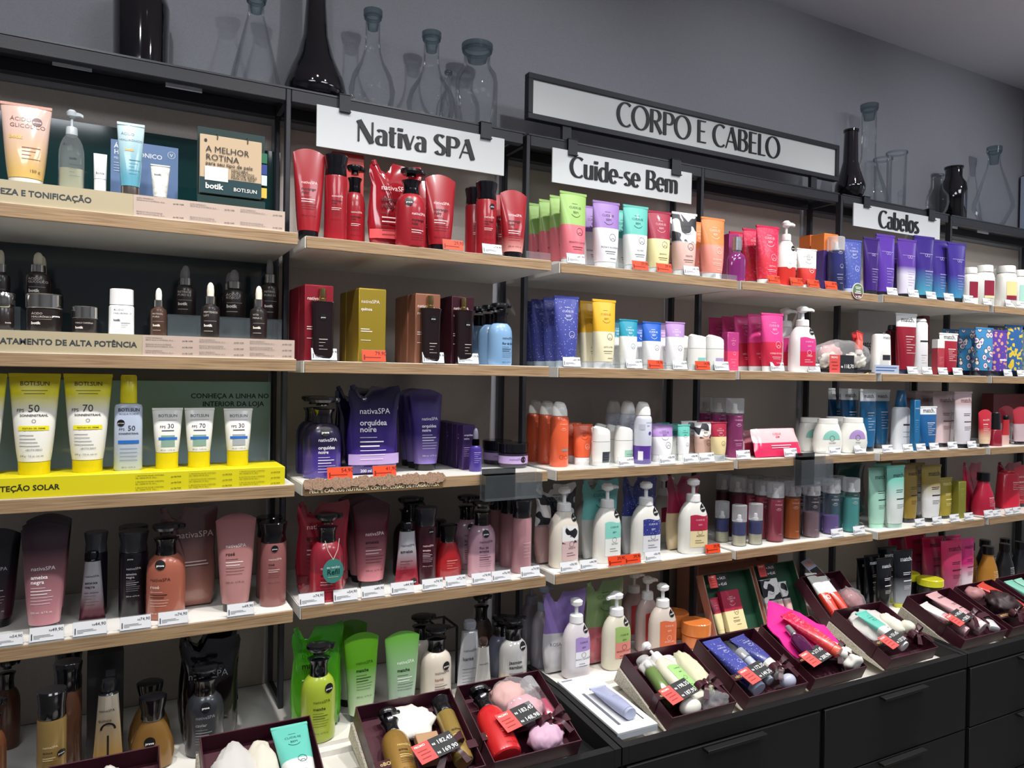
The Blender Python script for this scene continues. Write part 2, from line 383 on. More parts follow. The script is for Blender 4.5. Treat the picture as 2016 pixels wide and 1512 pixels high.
def k_mist(root, W, H, s):
    """clear bottle with tinted liquid, milky overcap and sprayer inside"""
    hb = s.get('hb', .75); lv = s.get('lv', .95)*hb; q = [(0, .44, .4), (.015, .49, .44), (hb-.03, .49, .44), (hb, .36, .34)]
    sf = body(root, 'bottle', q, W, H, THIN(s.get('tint', s['c'].split(',')[0]), .2, s.get('bh', .06)))
    c = MB(); c.prof(scale([(.02, .4, .36), (.035, .44, .4), (lv, .44, .4)], W, H), 20, M(s['c'], .15, 0, .3)); part('liquid', c, root)
    c = MB(); c.prof(scale([(hb, .46, .42), (hb+.005, .5, .45), (.99, .5, .45), (1, .47, .42)], W, H), 24, THIN('f4f6fa', .05, s.get('ch', .42)*.6, .15)); part('overcap', c, root, 'milky clear overcap')
    c = MB(); c.prof(scale([(hb, .2, .2), (hb+.05, .2, .2), (hb+.055, .13, .13), (hb+.15, .12, .12), (hb+.16, .08, .08)], W, H), 14, M(s.get('cap', 'e8e6e0'), .3)); part('sprayer', c, root)
    prints(root, s.get('pr'), W, H, sf); sticker(root, s, W, H, sf)
def k_perf(root, W, H, s):
    sf = body(root, 'body', [(0, .44, .3, 5), (.02, .45, .31, 5), (.4, .44, .3, 5), (.7, .46, .31, 5), (.79, .5, .34, 5), (.81, .49, .33, 5), (.815, .2, .15, 2)], W, H, M(s['c'], .08, 0, .8))
    c = MB(); c.prof(scale([(.81, .16, .16), (.85, .17, .17), (.86, .13, .13), (.88, .15, .15), (.99, .14, .14), (1, .11, .11)], W, H), 18, M('c9b07a', .22, 1.)); part('sprayer', c, root, 'gold sprayer')
    prints(root, s.get('pr'), W, H, sf); sticker(root, s, W, H, sf)
def k_round(root, W, H, s):
    sf = body(root, 'body', [(0, .36, .2), (.02, .44, .25), (.2, .5, .28), (.5, .5, .28), (.6, .4, .25), (.66, .2, .16)], W, H, M(s['c'], .08, 0, .8))
    c = MB(); c.prof(scale([(.66, .16, .16), (.7, .17, .17), (.705, .21, .21), (.99, .2, .2), (1, .18, .18)], W, H), 20, M('c9cdd4', .25, .9)); part('cap', c, root, 'silver cap')
    prints(root, s.get('pr'), W, H, sf)
def k_carton(root, W, H, s):
    d = s.get('d', .7)*W; m = MB(); m.box(-W/2, W/2, -d/2, d/2, 0, H*.992, bmat(dict(s, co=.1, ro=.4)), b=.0012); part('box', m, root)
    m = MB(); m.box(-W/2+.001, W/2-.001, -d/2+.001, d/2-.001, H*.992, H, M(s.get('lid', s['c'].split(',')[0]), .45)); part('flap', m, root)
    prints(root, s.get('pr'), W, H, lambda x, z: -d/2)
def k_drop(root, W, H, s):
    sf = body(root, 'body', [(0, .44, .44), (.015, .49, .49), (.03, .5, .5), (.5, .5, .5), (.55, .46, .46), (.585, .3, .3), (.61, .26, .26)], W, H, M(s['c'], .35, 0, .3))
    c = MB(); c.prof(scale([(.6, .27, .27), (.61, .3, .3), (.745, .29, .29), (.755, .22, .22)], W, H), 20, M(s.get('col', 'd5d2cc'), .15, 1.)); part('collar', c, root, 'silver collar')
    c = MB(); c.prof(scale([(.755, .19, .19), (.85, .2, .2), (.94, .17, .17), (.985, .1, .1), (1, .03, .03)], W, H), 16, M(s.get('cap', 'efe8d6'), .5)); part('rubber_bulb', c, root)
    prints(root, s.get('pr'), W, H, sf); sticker(root, s, W, H, sf)
def k_jar(root, W, H, s):
    hl = s.get('hl', .62)
    sf = body(root, 'body', [(0, .38, .38), (.04, .44, .44), (.2, .47, .47), (hl-.03, .47, .47), (hl, .44, .44)], W, H, bmat(s), 28)
    c = MB(); c.prof(scale([(hl, .47, .47), (hl+.02, .5, .5), (.97, .5, .5), (1, .47, .47)], W, H), 32, M(s.get('cap', 'd5d2cc'), .15, s.get('cme', 1.), .3)); part('lid', c, root)
    if 'lb' in s:
        m = MB(); q = [(.2*H, .474*W, .474*W), (.5*H, .474*W, .474*W)]; m.prof(q, 28, M(s['lb'], .4), cap=(0, 0)); part('label', m, root)
    prints(root, s.get('pr'), W, H, sf); sticker(root, s, W, H, lambda x, z: sf(x, z)-.001)
def k_aero(root, W, H, s):
    sf = body(root, 'can', [(0, .44, .44), (.01, .48, .48), (.025, .5, .5), (.72, .5, .5), (.76, .46, .46), (.785, .38, .38)], W, H, bmat(s))
    c = MB(); z0 = .78*H; rg = [sring(z0, .4*W, .4*W, 20), sring(z0+.01*H, .43*W, .43*W, 20), sring(z0+.1*H, .4*W, .4*W, 20)]
    rg += [[(x, y, z0+.17*H+(y/W)*.06*H) for x, y, z in sring(0, .33*W, .33*W, 20)], [(x, y, H*.985+(y/W)*.06*H) for x, y, z in sring(0, .25*W, .25*W, 20)]]
    c.loft(rg, M(s.get('cap', 'f0efec'), .35, 0, .2)); part('cap', c, root)
    prints(root, s.get('pr'), W, H, sf)
def k_roll(root, W, H, s):
    sf = body(root, 'body', [(0, .4, .24, 2.6), (.02, .46, .28, 2.6), (.3, .5, .3, 2.6), (.62, .5, .3, 2.6)], W, H, bmat(s))
    c = MB(); rg = [sring(.63*H, .49*W, .295*W, 24, 2.6), sring(.8*H, .49*W, .295*W, 24, 2.6)]
    rg += [[(x, y, .93*H-(x/W)*.1*H) for x, y, z in sring(0, .47*W, .28*W, 24, 2.6)], [(x, y, .985*H-(x/W)*.12*H) for x, y, z in sring(0, .36*W, .19*W, 24, 2.4)]]
    c.loft(rg, M('f1f1ee', .35, 0, .2)); part('cap', c, root)
    if 'lb' in s: prints(root, [('b', -.1, .44, .235, .27*H/W, s['lb'])], W, H, sf)
    prints(root, s.get('pr'), W, H, lambda x, z: sf(x, z)-.0008)
def k_pear(root, W, H, s):
    sf = body(root, 'body', [(0, .38, .24), (.03, .46, .29), (.2, .5, .32), (.38, .46, .31), (.56, .34, .27), (.66, .24, .22), (.69, .22, .2)], W, H, bmat(s))
    c = MB(); c.prof(scale([(.68, .24, .22), (.7, .27, .24), (.8, .26, .23), (.92, .31, .27), (.985, .32, .28), (1, .27, .24)], W, H), 24, M(s.get('cap', '0c0c12'), .15, 0, .6)); part('cap', c, root)
    prints(root, s.get('pr'), W, H, sf); sticker(root, s, W, H, sf)
def k_talc(root, W, H, s):
    sf = body(root, 'body', [(0, .46, .3, 2.6), (.02, .49, .33, 2.6), (.7, .5, .33, 2.6), (.8, .44, .31, 2.3), (.83, .36, .3)], W, H, bmat(s))
    c = MB(); c.prof(scale([(.83, .38, .32), (.84, .41, .34), (.97, .41, .34), (1, .38, .31)], W, H), 24, M(s.get('cap', 'f1f0ec'), .4)); part('cap', c, root)
    if 'lb' in s:
        m = MB(); vs = []; n = 8
        for j in (0, 1):
            for i in range(n+1):
                x = (-.28+.6*i/n)*W; z = (.2+.42*j)*H; vs.append((x, sf(x, z)-.0007, z))
        m.add(vs, [(i, i+1, n+2+i, n+1+i) for i in range(n)], M(s['lb'], .4)); part('label', m, root)
    prints(root, s.get('pr'), W, H, lambda x, z: sf(x, z)-.0008)
def k_oval(root, W, H, s):
    sf = body(root, 'body', [(0, .36, .2, 2.4), (.03, .44, .26, 2.4), (.3, .5, .3, 2.4), (.6, .46, .28, 2.4), (.84, .36, .23, 2.4), (.85, .34, .21, 2.4)], W, H, M('f1f0ea', .3, 0, .3))
    c = MB(); c.prof(scale([(.855, .35, .22), (.86, .355, .225), (.99, .35, .22), (1, .33, .2)], W, H), 24, M('f4f3ee', .3, 0, .3)); part('cap', c, root)
    its = [('o', 0, .42, r*.06, .062, s['lb'], 0, 180) for r in range(1, 6)]
    prints(root, its+[('o', 0, .45, .09, .012, '40434a', 0, 360), ('t', s.get('nm', ''), 0, .3, .07, '40434a', 'c')], W, H, sf)
def k_sham(root, W, H, s):
    """square-shouldered bottle with a flip cap"""
    hb = s.get('hb', .82); sf = body(root, 'body', [(0, .46, .28, 3.5), (.015, .5, .3, 3.5), (hb*.94, s.get('ta', .44), .27, 3), (hb*.98, s.get('ta', .44)*.92, .24, 2.6), (hb, .3, .2)], W, H, bmat(s))
    c = MB(); c.prof(scale([(hb, .28, .22), (hb+.005, s.get('ca', .34), .25), (.985, s.get('ca', .34)*s.get('ct', .9), .24), (1, s.get('ca', .34)*s.get('ct', .9)*.85, .2)], W, H), 20, M(s.get('cap', 'f1f0ec'), .3, 0, .3)); part('cap', c, root)
    prints(root, s.get('pr'), W, H, sf)
def k_funnel(root, W, H, s):
    """round flared bottle narrowing to a wide neck and screw cap"""
    sf = body(root, 'body', [(0, .44, .36), (.02, .5, .4), (.3, .5, .4), (.5, .42, .35), (.72, .26, .24), (.8, .22, .22)], W, H, bmat(s))
    c = MB(); c.prof(scale([(.8, .24, .24), (.805, .27, .27), (.99, .27, .27), (1, .24, .24)], W, H), 20, M(s.get('cap', '0e0e14'), .25, 0, .4)); part('cap', c, root)
    prints(root, s.get('pr'), W, H, sf)
POUCH = [(-.40, 0), (.40, 0), (.46, .12), (.47, .35), (.45, .55), (.47, .78), (.5, .93), (.47, .985), (.2, .955), (-.04, .975), (-.1, .91), (-.17, .855), (-.25, .88), (-.31, .95), (-.39, .97), (-.45, .92), (-.46, .84), (-.42, .72), (-.46, .5), (-.48, .3), (-.45, .12)]
def k_pouch(root, W, H, s):
    D = .17*W; n = len(POUCH); cx, cz = 0, .42
    def F(x, z): return D*sqrt(max(0, 1-(x/(.47*W))**2))*max(.06, min(1, 1.25*(1-z/H)))
    mb = MB(); mt = bmat(dict(s, co=.7, ro=s.get('ro', .22)))
    rnd = random.Random(int(W*1e5)); rings = []
    for sg in (-1, 1):
        rg = []
        for k in (1, .93, .75, .5, .25):
            r = []
            for x, z in POUCH:
                X = (cx+(x-cx)*k)*W; Z = (cz+(z-cz)*k)*H; y = 0 if k == 1 else F(X, Z)
                y *= 1+.0*k; y += (.0035*noise.noise(Vector((X*45, Z*28, W*50+sg*9)))+.002*noise.noise(Vector((X*120, Z*80, 3)))) if k < .93 else 0
                r.append((X, sg*y, Z))
            rg.append(r)
        rings.append(rg)
    vs = [p for p in rings[0][0]]; fs = []
    def lay(rg, sg):
        base = [0]
        off = len(vs)
        for r in rg[1:]: vs.extend(r)
        idx = [list(range(n))]+[[off+k*n+i for i in range(n)] for k in range(len(rg)-1)]
        vs.append((0, sg*F(0, cz*H), cz*H)); c = len(vs)-1
        for a, b in zip(idx, idx[1:]):
            for i in range(n):
                j = (i+1) % n; q = (a[i], a[j], b[j], b[i]); fs.append(q if sg < 0 else q[::-1])
        for i in range(n):
            j = (i+1) % n; q = (idx[-1][i], idx[-1][j], c); fs.append(q if sg < 0 else q[::-1])
    lay(rings[0], -1); lay(rings[1], 1)
    mb.add(vs, fs, mt); part('bag', mb, root, sharp=70)
    sf = lambda x, z: -F(x, z)-.004
    c = MB(); T = Matrix.Translation((-.36*W, 0, .93*H)) @ Matrix.Rotation(rad(-20), 4, 'Y'); c.prof([(0, .05*W, .03*W), (.05*H, .05*W, .03*W), (.055*H, .03*W, .02*W)], 12, M(s['c'].split(',')[0], .3, 0, .5), T); part('spout', c, root)
    if 'bd' in s: v0, v1, bc = s['bd']; prints(root, [('b', -.46, .46, (v0+v1)/2, (v1-v0)*H/W, bc)], W, H, sf)
    prints(root, s.get('pr'), W, H, lambda x, z: sf(x, z)-.0006)
# kind -> builder, name, category, depth/width ratio of the silhouette, depth of body in W
KIND = {
 'tube': (k_tube, 'squeeze_tube', 'tube', .05, .3), 'arch': (k_arch, 'squeeze_tube', 'tube', .05, .27), 'hand': (k_hand, 'hand_cream_tube', 'tube', .05, .2),
 'pump': (k_pump, 'pump_bottle', 'bottle', .6, .3), 'npump': (k_npump, 'pump_bottle', 'bottle', .8, .4), 'splash': (k_splash, 'splash_bottle', 'bottle', .92, .46),
 'mist': (k_mist, 'spray_bottle', 'bottle', .9, .45), 'perf': (k_perf, 'perfume_bottle', 'bottle', .66, .32), 'round': (k_round, 'perfume_bottle', 'bottle', .56, .28),
 'carton': (k_carton, 'carton', 'box', 'box', .35), 'drop': (k_drop, 'dropper_bottle', 'bottle', 1, .5), 'jar': (k_jar, 'cosmetic_jar', 'jar', 1, .5),
 'aero': (k_aero, 'aerosol_can', 'can', 1, .5), 'roll': (k_roll, 'roll_on_deodorant', 'deodorant', .6, .3), 'pear': (k_pear, 'oval_bottle', 'bottle', .64, .32),
 'talc': (k_talc, 'powder_bottle', 'bottle', .66, .33), 'oval': (k_oval, 'shampoo_bottle', 'bottle', .6, .3), 'sham': (k_sham, 'shampoo_bottle', 'bottle', .6, .3),
 'funnel': (k_funnel, 'shampoo_bottle', 'bottle', .8, .4), 'pouch': (k_pouch, 'refill_pouch', 'pouch', .1, .17)}
ORD = ['', 'second', 'third', 'fourth', 'fifth', 'sixth', 'seventh', 'eighth']
SHZ = {(0, 1): 1.8623, (1, 1): 1.8576, (2, 1): 1.8555, (3, 1): 1.8558, (4, 1): 1.8584, (5, 1): 1.859,
       (0, 2): 1.5792, (1, 2): 1.5765, (2, 2): 1.5754, (3, 2): 1.5776, (4, 2): 1.5797, (5, 2): 1.58,
       (0, 3): 1.298, (1, 3): 1.2984, (2, 3): 1.2975, (3, 3): 1.300, (4, 3): 1.2977, (5, 3): 1.297,
       (0, 4): 1.0151, (1, 4): 1.0177, (2, 4): 1.0178, (3, 4): 1.0181, (4, 4): 1.0187, (5, 4): 1.0185}
BENCH = .721
ROWN = {1: 'top shelf', 2: 'second shelf', 3: 'third shelf', 4: 'fourth shelf', 5: 'counter'}
BAYN = ['leftmost bay', 'second bay', 'third bay', 'fourth bay', 'fifth bay', 'rightmost bay']
BX = [(-.66, -.0095), (.0095, .6505), (.681, 1.319), (1.338, 1.983), (2.017, 2.654), (2.69, 3.5)]
PLACED = []; FOOT = []
def zof(bay, row): return BENCH if row == 5 else SHZ[(bay, row)]
def place(kind, bay, row, cx, top, w, yb, desc, **s):
    fn, name, cat, rho, dep = KIND[kind]; zb = zof(bay, row)+s.pop('dz', 0.)
    n = s.pop('n', 1); dy = s.pop('dy', None); cut = s.pop('cut', 0)
    y_ = .03 if yb > 2 else yb
    def solve(yc, n_it=3, free=True):
        for it in range(n_it):
            X0 = at(cx-w/2, top+60, yc).x; X1 = at(cx+w/2, top+60, yc).x; X = (X0+X1)/2
            th = math.atan2(X-CAMP.x, yc-CAMP.y); dX = X1-X0
            if rho == 'box':
                r = s.get('d', .7); W = dX*cos(th)/(cos(th)+r*abs(sin(th))); dd = r*W/2
            else: W = dX*cos(th)/sqrt(cos(th)**2+(rho*sin(th))**2); dd = dep*W
            if yb > 2 and free:
                yf = atz(cx, yb, zb).y; yc = min(.3, max(.006, yf))+dd*.9
        return yc, X, W, dd, th
    yc, X, W, dd, th = solve(y_)
    for it in range(30):   # keep clear of what already stands there
        hit = None
        for (r2, X2, y2, w2, d2) in FOOT:
            if r2 == row and abs(X2-X) < (W+w2)*.46 and abs(y2-yc) < (dd+d2)*.96: hit = y2; break
        if hit is None: break
        yn = yc+.006 if (yc >= hit or it > 12) else yc-.006
        if yn+dd > .338 or yn-dd < (-.28 if row == 5 else .001): break
        yc, X, W, dd, th = solve(yn, 1, False)
    FOOT.append((row, X, yc, W, dd))
    H = at(cx, top, yc).z-zb
    if fn in (k_tube, k_arch) and th > .7: s['b0'] = min(s.get('b0', 1), .3-.26*(th-.7)*1.6)
    if 'H' in s: H = s.pop('H')
    root = thing(name, desc, cat, (X, yc, zb), s.pop('rz', random.uniform(-.05, .05)-(.32*min(1, max(0, th-.55)*3.5) if kind in ('pump', 'talc', 'oval', 'sham', 'roll', 'mist', 'funnel', 'npump', 'aero') else .1*min(1, max(0, th-.6)*4))))
    fn(root, W, H, s)
    where = '%s, %s' % (ROWN[row], BAYN[bay]); root['label'] = '%s on %s' % (desc, where)
    PLACED.append((bay, row, cx, desc, X))
    if n > 1:
        dy = max(dy or 0, 2*dd+.003, .03); root['group'] = '%ss, %s' % (desc, where); root['label'] = '%s, front one on %s' % (desc, where)
        for k in range(1, n):
            if yc+dy*k+dd > .33: break
            FOOT.append((row, X, yc+dy*k, W, dd)); c = dup(root, (random.uniform(-.003, .003), dy*k, 0)); c['label'] = '%s, %s from front, %s' % (desc, ORD[k], where)
    return root
# ---------------------------------------------------------------- room shell
WY = .348; CZ = 2.985
m = MB(); m.box(-2.6, 3.62, WY, WY+.1, 0, CZ+.1, PAINT('a3a4ab', .75, 260, .05)); struct('wall_back', m)
m = MB(); m.box(3.52, 3.62, -4.2, WY, 0, CZ, PAINT('a3a4ab', .75, 260, .05)); struct('wall_right', m)
m = MB(); m.box(-2.7, -2.6, -4.2, WY, 0, CZ, PAINT('a5a5a8', .75, 260, .05)); struct('wall_left', m)
m = MB(); m.box(-2.6, 3.62, -4.3, -4.2, 0, CZ, PAINT('a5a5a8', .75, 260, .05)); struct('wall_front', m)
m = MB(); m.box(-2.7, 3.62, -4.3, WY, -.1, 0, PAINT('77726c', .4, 60, .05)); struct('floor', m)
m = MB(); m.box(-2.7, 3.62, -4.3, WY, CZ, CZ+.1, PAINT('dcdae4', .8, 260, .05)); struct('ceiling', m)
o = thing('wall_lightbox', 'pale blue-white panel on the far right wall', 'panel', (3.5, .1, 2.45)); o.location = (3.5, .0, 2.43)
m = MB(); m.box(-.006, .02, -.6, .34, -.145, .13, FRAME); part('frame', m, o); m = MB(); m.box(-.012, -.006, -.59, .335, -.135, .125, M('c9d6ee', .4)); part('panel', m, o)

# ---------------------------------------------------------------- shelving: frames, boards
for b, (x0, x1) in enumerate(BX):
    xs = [(x0-.0095, BAYN[b])]
    fr = thing('metal_rack', 'black metal shelving frame of the %s' % BAYN[b], 'frame', (x0-.0095, .2, BENCH), group=None)
    X0 = 0; X1 = x1-x0+.019
    for nm, y, lx in (('post', -.015, 0), ('post', .12, 0)):
        m = MB(); m.box(-.006 if y < 0 else -.005, .006 if y < 0 else .005, y-.012, y+.012, 0, 2.243-BENCH, FRAME, b=.0015); part(nm, m, fr)
    if b == 5:
        for y in (-.015, .12):
            m = MB(); m.box(X1-.006, X1+.006, y-.012, y+.012, 0, 2.243-BENCH, FRAME, b=.0015); part('post', m, fr)
    z = 2.243-BENCH
    m = MB(); m.box(.0065, X1-.0065, -.027, -.003, z-.03, z, FRAME, b=.0015); part('front_beam', m, fr)
    m = MB(); m.box(.0065, X1-.0065, .108, .132, z-.03, z, FRAME, b=.0015); part('back_beam', m, fr)
    m = MB(); m.box(-.006, .006, -.0028, .1075, z-.026, z-.002, FRAME); part('side_rail', m, fr)
    m = MB(); m.box(-.0055, .0055, -.0028, .1075, .004, .018, FRAME); part('foot_rail', m, fr)
    m = MB(); m.box(.0, X1, -.027, .147, z+.0006, z+.005, M('34353c', .35)); part('top_panel', m, fr)
    m = MB(); m.box(x0+.001, x1-.001, .3447, .3475, BENCH+.001, 2.2, PAINT('c4bab2', .55, 200, .03)); o = link('bounce_panel', m.mesh()); tag(o, 'taupe rear panel behind the shelves of the %s' % BAYN[b], 'panel', 'taupe rear panels')  # added panel, its lighter colour mimics bounced light on the wall
    for row in (1, 2, 3, 4):
        zz = SHZ[(b, row)]; t = .0262
        s_ = thing('shelf', 'white shelf with oak front edge, %s, %s' % (ROWN[row], BAYN[b]), 'shelf', (x0, 0, zz), group='oak fronted shelves')
        wd = x1-x0
        m = MB(); m.box(0, wd, .0055, .3443, -t, -.0002, M('e4e1da', .45)); part('board', m, s_)
        m = MB(); m.box(0, wd, 0, .005, -t, 0, WOOD(), b=.0006); part('edge_band', m, s_, 'light oak front edge band')
        m = MB(); m.box(0, wd, .0052, .34, -.0001, .0012, M('f2f0ea', .3, coat=.2)); part('liner', m, s_)
        if b:
            m = MB(); m.box(-.003, -.0004, .004, .34, -t, -.0004, M('d8d6d0', .4)); part('end_cap', m, s_)
# small reflective tabs and spots under the top panel
def fitting(px, py, w, h, y, lab):
    p = at(px, py, y); o = thing('label_holder', lab, 'label holder', p); k = w/FPX*2
    m = MB(); a = at(px-w/2, py, y); b_ = at(px+w/2, py, y); c = at(px, py+h/2, y); d = at(px, py-h/2, y)
    m.box(a.x-p.x, b_.x-p.x, -.001, .001, c.z-p.z, d.z-p.z, M('c8cad2', .4)); part('card', m, o); 
    m = MB(); m.box(a.x-p.x, b_.x-p.x, -.003, -.0015, d.z-p.z-.003, 2.2125-p.z, THIN('ccd0d8', .1, .3)); part('sleeve', m, o)
for i, a in enumerate(((142, 122, 78, 26, .2), (362, 162, 72, 30, .2), (1877, 442, 16, 15, .2), (1935, 452, 22, 15, .2))):
    fitting(*a, lab='grey blank label holder under the top beam, %s' % ('left one, leftmost bay', 'right one, leftmost bay', 'near the Cabelos sign, rightmost bay', 'far right, rightmost bay')[i])

# ---------------------------------------------------------------- big sign lettering (broad strokes up and down, hairlines across)
def arc(cx, cy, rx, ry, a0, a1, n=18): return [(cx+rx*cos(rad(a0+(a1-a0)*i/n)), cy+ry*sin(rad(a0+(a1-a0)*i/n))) for i in range(n+1)]
GL = {
 'C': (.74, [(arc(.45, .5, .37, .5, 52, 308), 1)]), 'O': (.9, [(arc(.45, .5, .38, .5, 0, 360, 28), 1)]),
 'R': (.68, [([(.12, 0), (.12, 1)], 1), ([(.1, .975)]+arc(.32, .745, .22, .235, 90, -90)+[(.1, .51)], 1), ([(.3, .5), (.62, 0)], 1.1)]),
 'P': (.62, [([(.12, 0), (.12, 1)], 1), ([(.1, .975)]+arc(.33, .735, .23, .245, 90, -90)+[(.1, .49)], 1)]),
 'E': (.56, [([(.12, 0), (.12, 1)], 1), ([(.1, .975), (.5, .975)], 1), ([(.1, .52), (.45, .52)], 1), ([(.1, .025), (.52, .025)], 1)]),
 'A': (.72, [([(.04, 0), (.36, 1)], .35), ([(.36, 1), (.66, 0)], 1.1), ([(.14, .33), (.55, .33)], 1)]),
 'B': (.64, [([(.12, 0), (.12, 1)], 1), ([(.1, .975)]+arc(.3, .76, .2, .22, 90, -90)+[(.1, .535)], 1), ([(.1, .53)]+arc(.32, .275, .23, .255, 90, -90)+[(.1, .02)], 1)]),
 'L': (.5, [([(.12, 0), (.12, 1)], 1), ([(.1, .025), (.48, .025)], 1)]),
 'N': (.8, [([(.1, 0), (.1, 1)], .35), ([(.1, 1), (.66, 0)], 1.3), ([(.68, 0), (.68, 1)], .35)]),
 'S': (.56, [(arc(.29, .745, .2, .24, 40, 180, 10)+[(.13, .64), (.22, .55), (.36, .45), (.46, .36)]+arc(.28, .26, .2, .245, 15, -150, 12), 1)]),
 'a': (.54, [(arc(.25, .5, .17, .2, 140, 0, 10)+[(.42, .0)], 1), (arc(.25, .2, .17, .2, 80, 330, 12), .9)]),
 't': (.4, [([(.17, .92), (.17, .14)]+arc(.27, .13, .1, .13, 180, 290, 6), 1), ([(.03, .68), (.36, .68)], 1)]),
 'i': (.28, [([(.13, 0), (.13, .7)], 1), ([(.13, .83), (.13, .95)], 1.2)]),
 'l': (.28, [([(.13, 0), (.13, 1.02)], 1)]),
 'v': (.5, [([(.04, .7), (.25, 0)], 1.1), ([(.25, 0), (.45, .7)], .35)]),
 'u': (.54, [([(.1, .7), (.1, .2)]+arc(.25, .18, .15, .17, 180, 350, 10), 1), ([(.43, .7), (.43, 0)], 1)]),
 'd': (.56, [(arc(.24, .34, .18, .34, 60, 300), 1), ([(.44, 1.02), (.44, 0)], 1)]),
 'b': (.56, [(arc(.3, .34, .18, .34, -120, 120), 1), ([(.11, 1.02), (.11, 0)], 1)]),
 'e': (.52, [(arc(.26, .35, .19, .35, 0, 315), 1), ([(.09, .36), (.44, .36)], 1)]),
 'o': (.54, [(arc(.26, .35, .19, .35, 0, 360, 24), 1)]),
 's': (.42, [(arc(.22, .53, .14, .16, 40, 180, 8)+[(.11, .45), (.2, .38), (.3, .3)]+arc(.2, .18, .15, .17, 20, -150, 10), 1)]),
 'm': (.84, [([(.1, 0), (.1, .7)], 1), (arc(.24, .52, .15, .17, 150, 0, 8)+[(.39, 0)], 1), (arc(.54, .52, .15, .17, 150, 0, 8)+[(.69, 0)], 1)]),
 '-': (.34, [([(.05, .36), (.28, .36)], 1.4)]), ' ': (.32, [])}
def glyph(mb, strokes, thick, thin, sc, sx, dep):
    for si, (pts, k) in enumerate(strokes):
        dp = dep+.00012*si
        n = len(pts); L, R = [], []
        for i, (x, y) in enumerate(pts):
            a = pts[max(0, i-1)]; b = pts[min(n-1, i+1)]; dx, dy = b[0]-a[0], b[1]-a[1]; l = sqrt(dx*dx+dy*dy) or 1
            th = (thin+(thick-thin)*abs(dy/l)**1.3)*(k if k != 1 else 1)/2; th = max(th, thin/2)
            L.append((x-dy/l*th, y+dx/l*th)); R.append((x+dy/l*th, y-dx/l*th))
        vs = []
        for i in range(n):
            for (x, y) in (L[i], R[i]): vs.append((x*sx*sc, 0, y*sc)); vs.append((x*sx*sc, -dp, y*sc))
        fs = []
        for i in range(n-1):
            p = 4*i; q = p+4; fs += [(p+1, p+3, q+3, q+1), (p, q, q+2, p+2), (p, p+1, q+1, q), (p+2, q+2, q+3, p+3)]
        fs += [(0, 2, 3, 1), (4*n-4, 4*n-3, 4*n-1, 4*n-2)]
        mb.add(vs, fs, INK)
def lettering(root, s, x0, x1, z0, cap_h, y, thick=.15, thin=.04):
    wd = sum(GL[c][0] for c in s)*cap_h; sx = (x1-x0)/wd; x = x0
    for c in s:
        if GL[c][1]:
            mb = MB(); glyph(mb, GL[c][1], thick, thin, cap_h, sx, .003); o = part('letter', mb, root); o.location = (x, y, z0)
        x += GL[c][0]*cap_h*sx
def sign(tl, br, y, text, tx0, tx1, tzb, tzt, clips, label, thick=.16):
    a = at(*tl, y); b = at(*br, y); r = thing('hanging_sign', label, 'sign', (a.x, y, b.z)); w_, h = b.x-a.x, a.z-b.z
    m = MB(); m.box(0, w_, 0, .004, 0, h, M('e0e3e4', .4, coat=.2)); part('board', m, r)
    p = at(tx0[0], tx0[1], y); q = at(tx1[0], tx1[1], y)
    zb = (at(*tzb, y).z)-b.z; zt = at(*tzt, y).z-b.z
    lettering(r, text, p.x-a.x, q.x-a.x, zb, zt-zb, -.0005, thick)
    for c in clips:
        k = at(c[0], c[1], y); k2 = at(c[2], c[1], y); zc = at(c[0], c[3], y).z
        m = MB(); m.box(k.x-a.x, k2.x-a.x, -.004, -.001, zc-b.z, 2.251-b.z, FRAME); m.box(k.x-a.x, k2.x-a.x, -.009, -.001, zc-b.z-.003, zc-b.z, FRAME); m.box(k.x-a.x, k2.x-a.x, -.004, .03, 2.2495-b.z, 2.2525-b.z, FRAME); part('clip', m, r)
    return r
YS = .166
sign((624, 205), (992, 346), YS, 'Nativa SPA', (701, 260), (933, 300), (708, 278), (708, 237), [(668, 190, 690, 218), (946, 240, 967, 270)], 'white hanging sign above the red products, second bay', .2)
sign((1088, 290), (1361, 402), YS, 'Cuide-se Bem', (1121, 340), (1335, 370), (1330, 381), (1330, 345), [(1118, 280, 1136, 303), (1322, 315, 1340, 342)], 'white hanging sign above the pastel body tubes, third bay', .18)
sign((1681, 399), (1850, 472), YS, 'Cabelos', (1729, 430), (1808, 450), (1802, 459), (1802, 427), [(1700, 385, 1712, 406), (1828, 412, 1840, 432)], 'small white hanging sign reading Cabelos, fifth bay', .2)
a = at(1040, 142, .17); b = at(1650, 357, .17)
r = thing('header_sign', 'long framed white sign reading Corpo e Cabelo above the shelves', 'sign', (a.x, .17, b.z)); w_ = b.x-a.x; h = a.z-b.z; fr_ = .016
for x0, x1, z0, z1 in ((0, w_, 0, fr_), (0, w_, h-fr_, h), (0, fr_, fr_, h-fr_), (w_-fr_, w_, fr_, h-fr_)):
    m = MB(); m.box(x0, x1, -.004, .02, z0, z1, FRAME, b=.001); part('frame_rail', m, r)
m = MB(); m.box(fr_, w_-fr_, .003, .012, fr_, h-fr_, M('e6e8e6', .5)); part('panel', m, r)
for x in (.12, w_-.14):
    m = MB(); m.box(x, x+.03, .002, .016, 2.2485-b.z, -.0002, FRAME); part('foot', m, r)
p = at(1214, 240, .17); q = at(1536, 300, .17)
lettering(r, 'CORPO E CABELO', p.x-a.x, q.x-a.x, .036, .072, .0025, .155, .04)

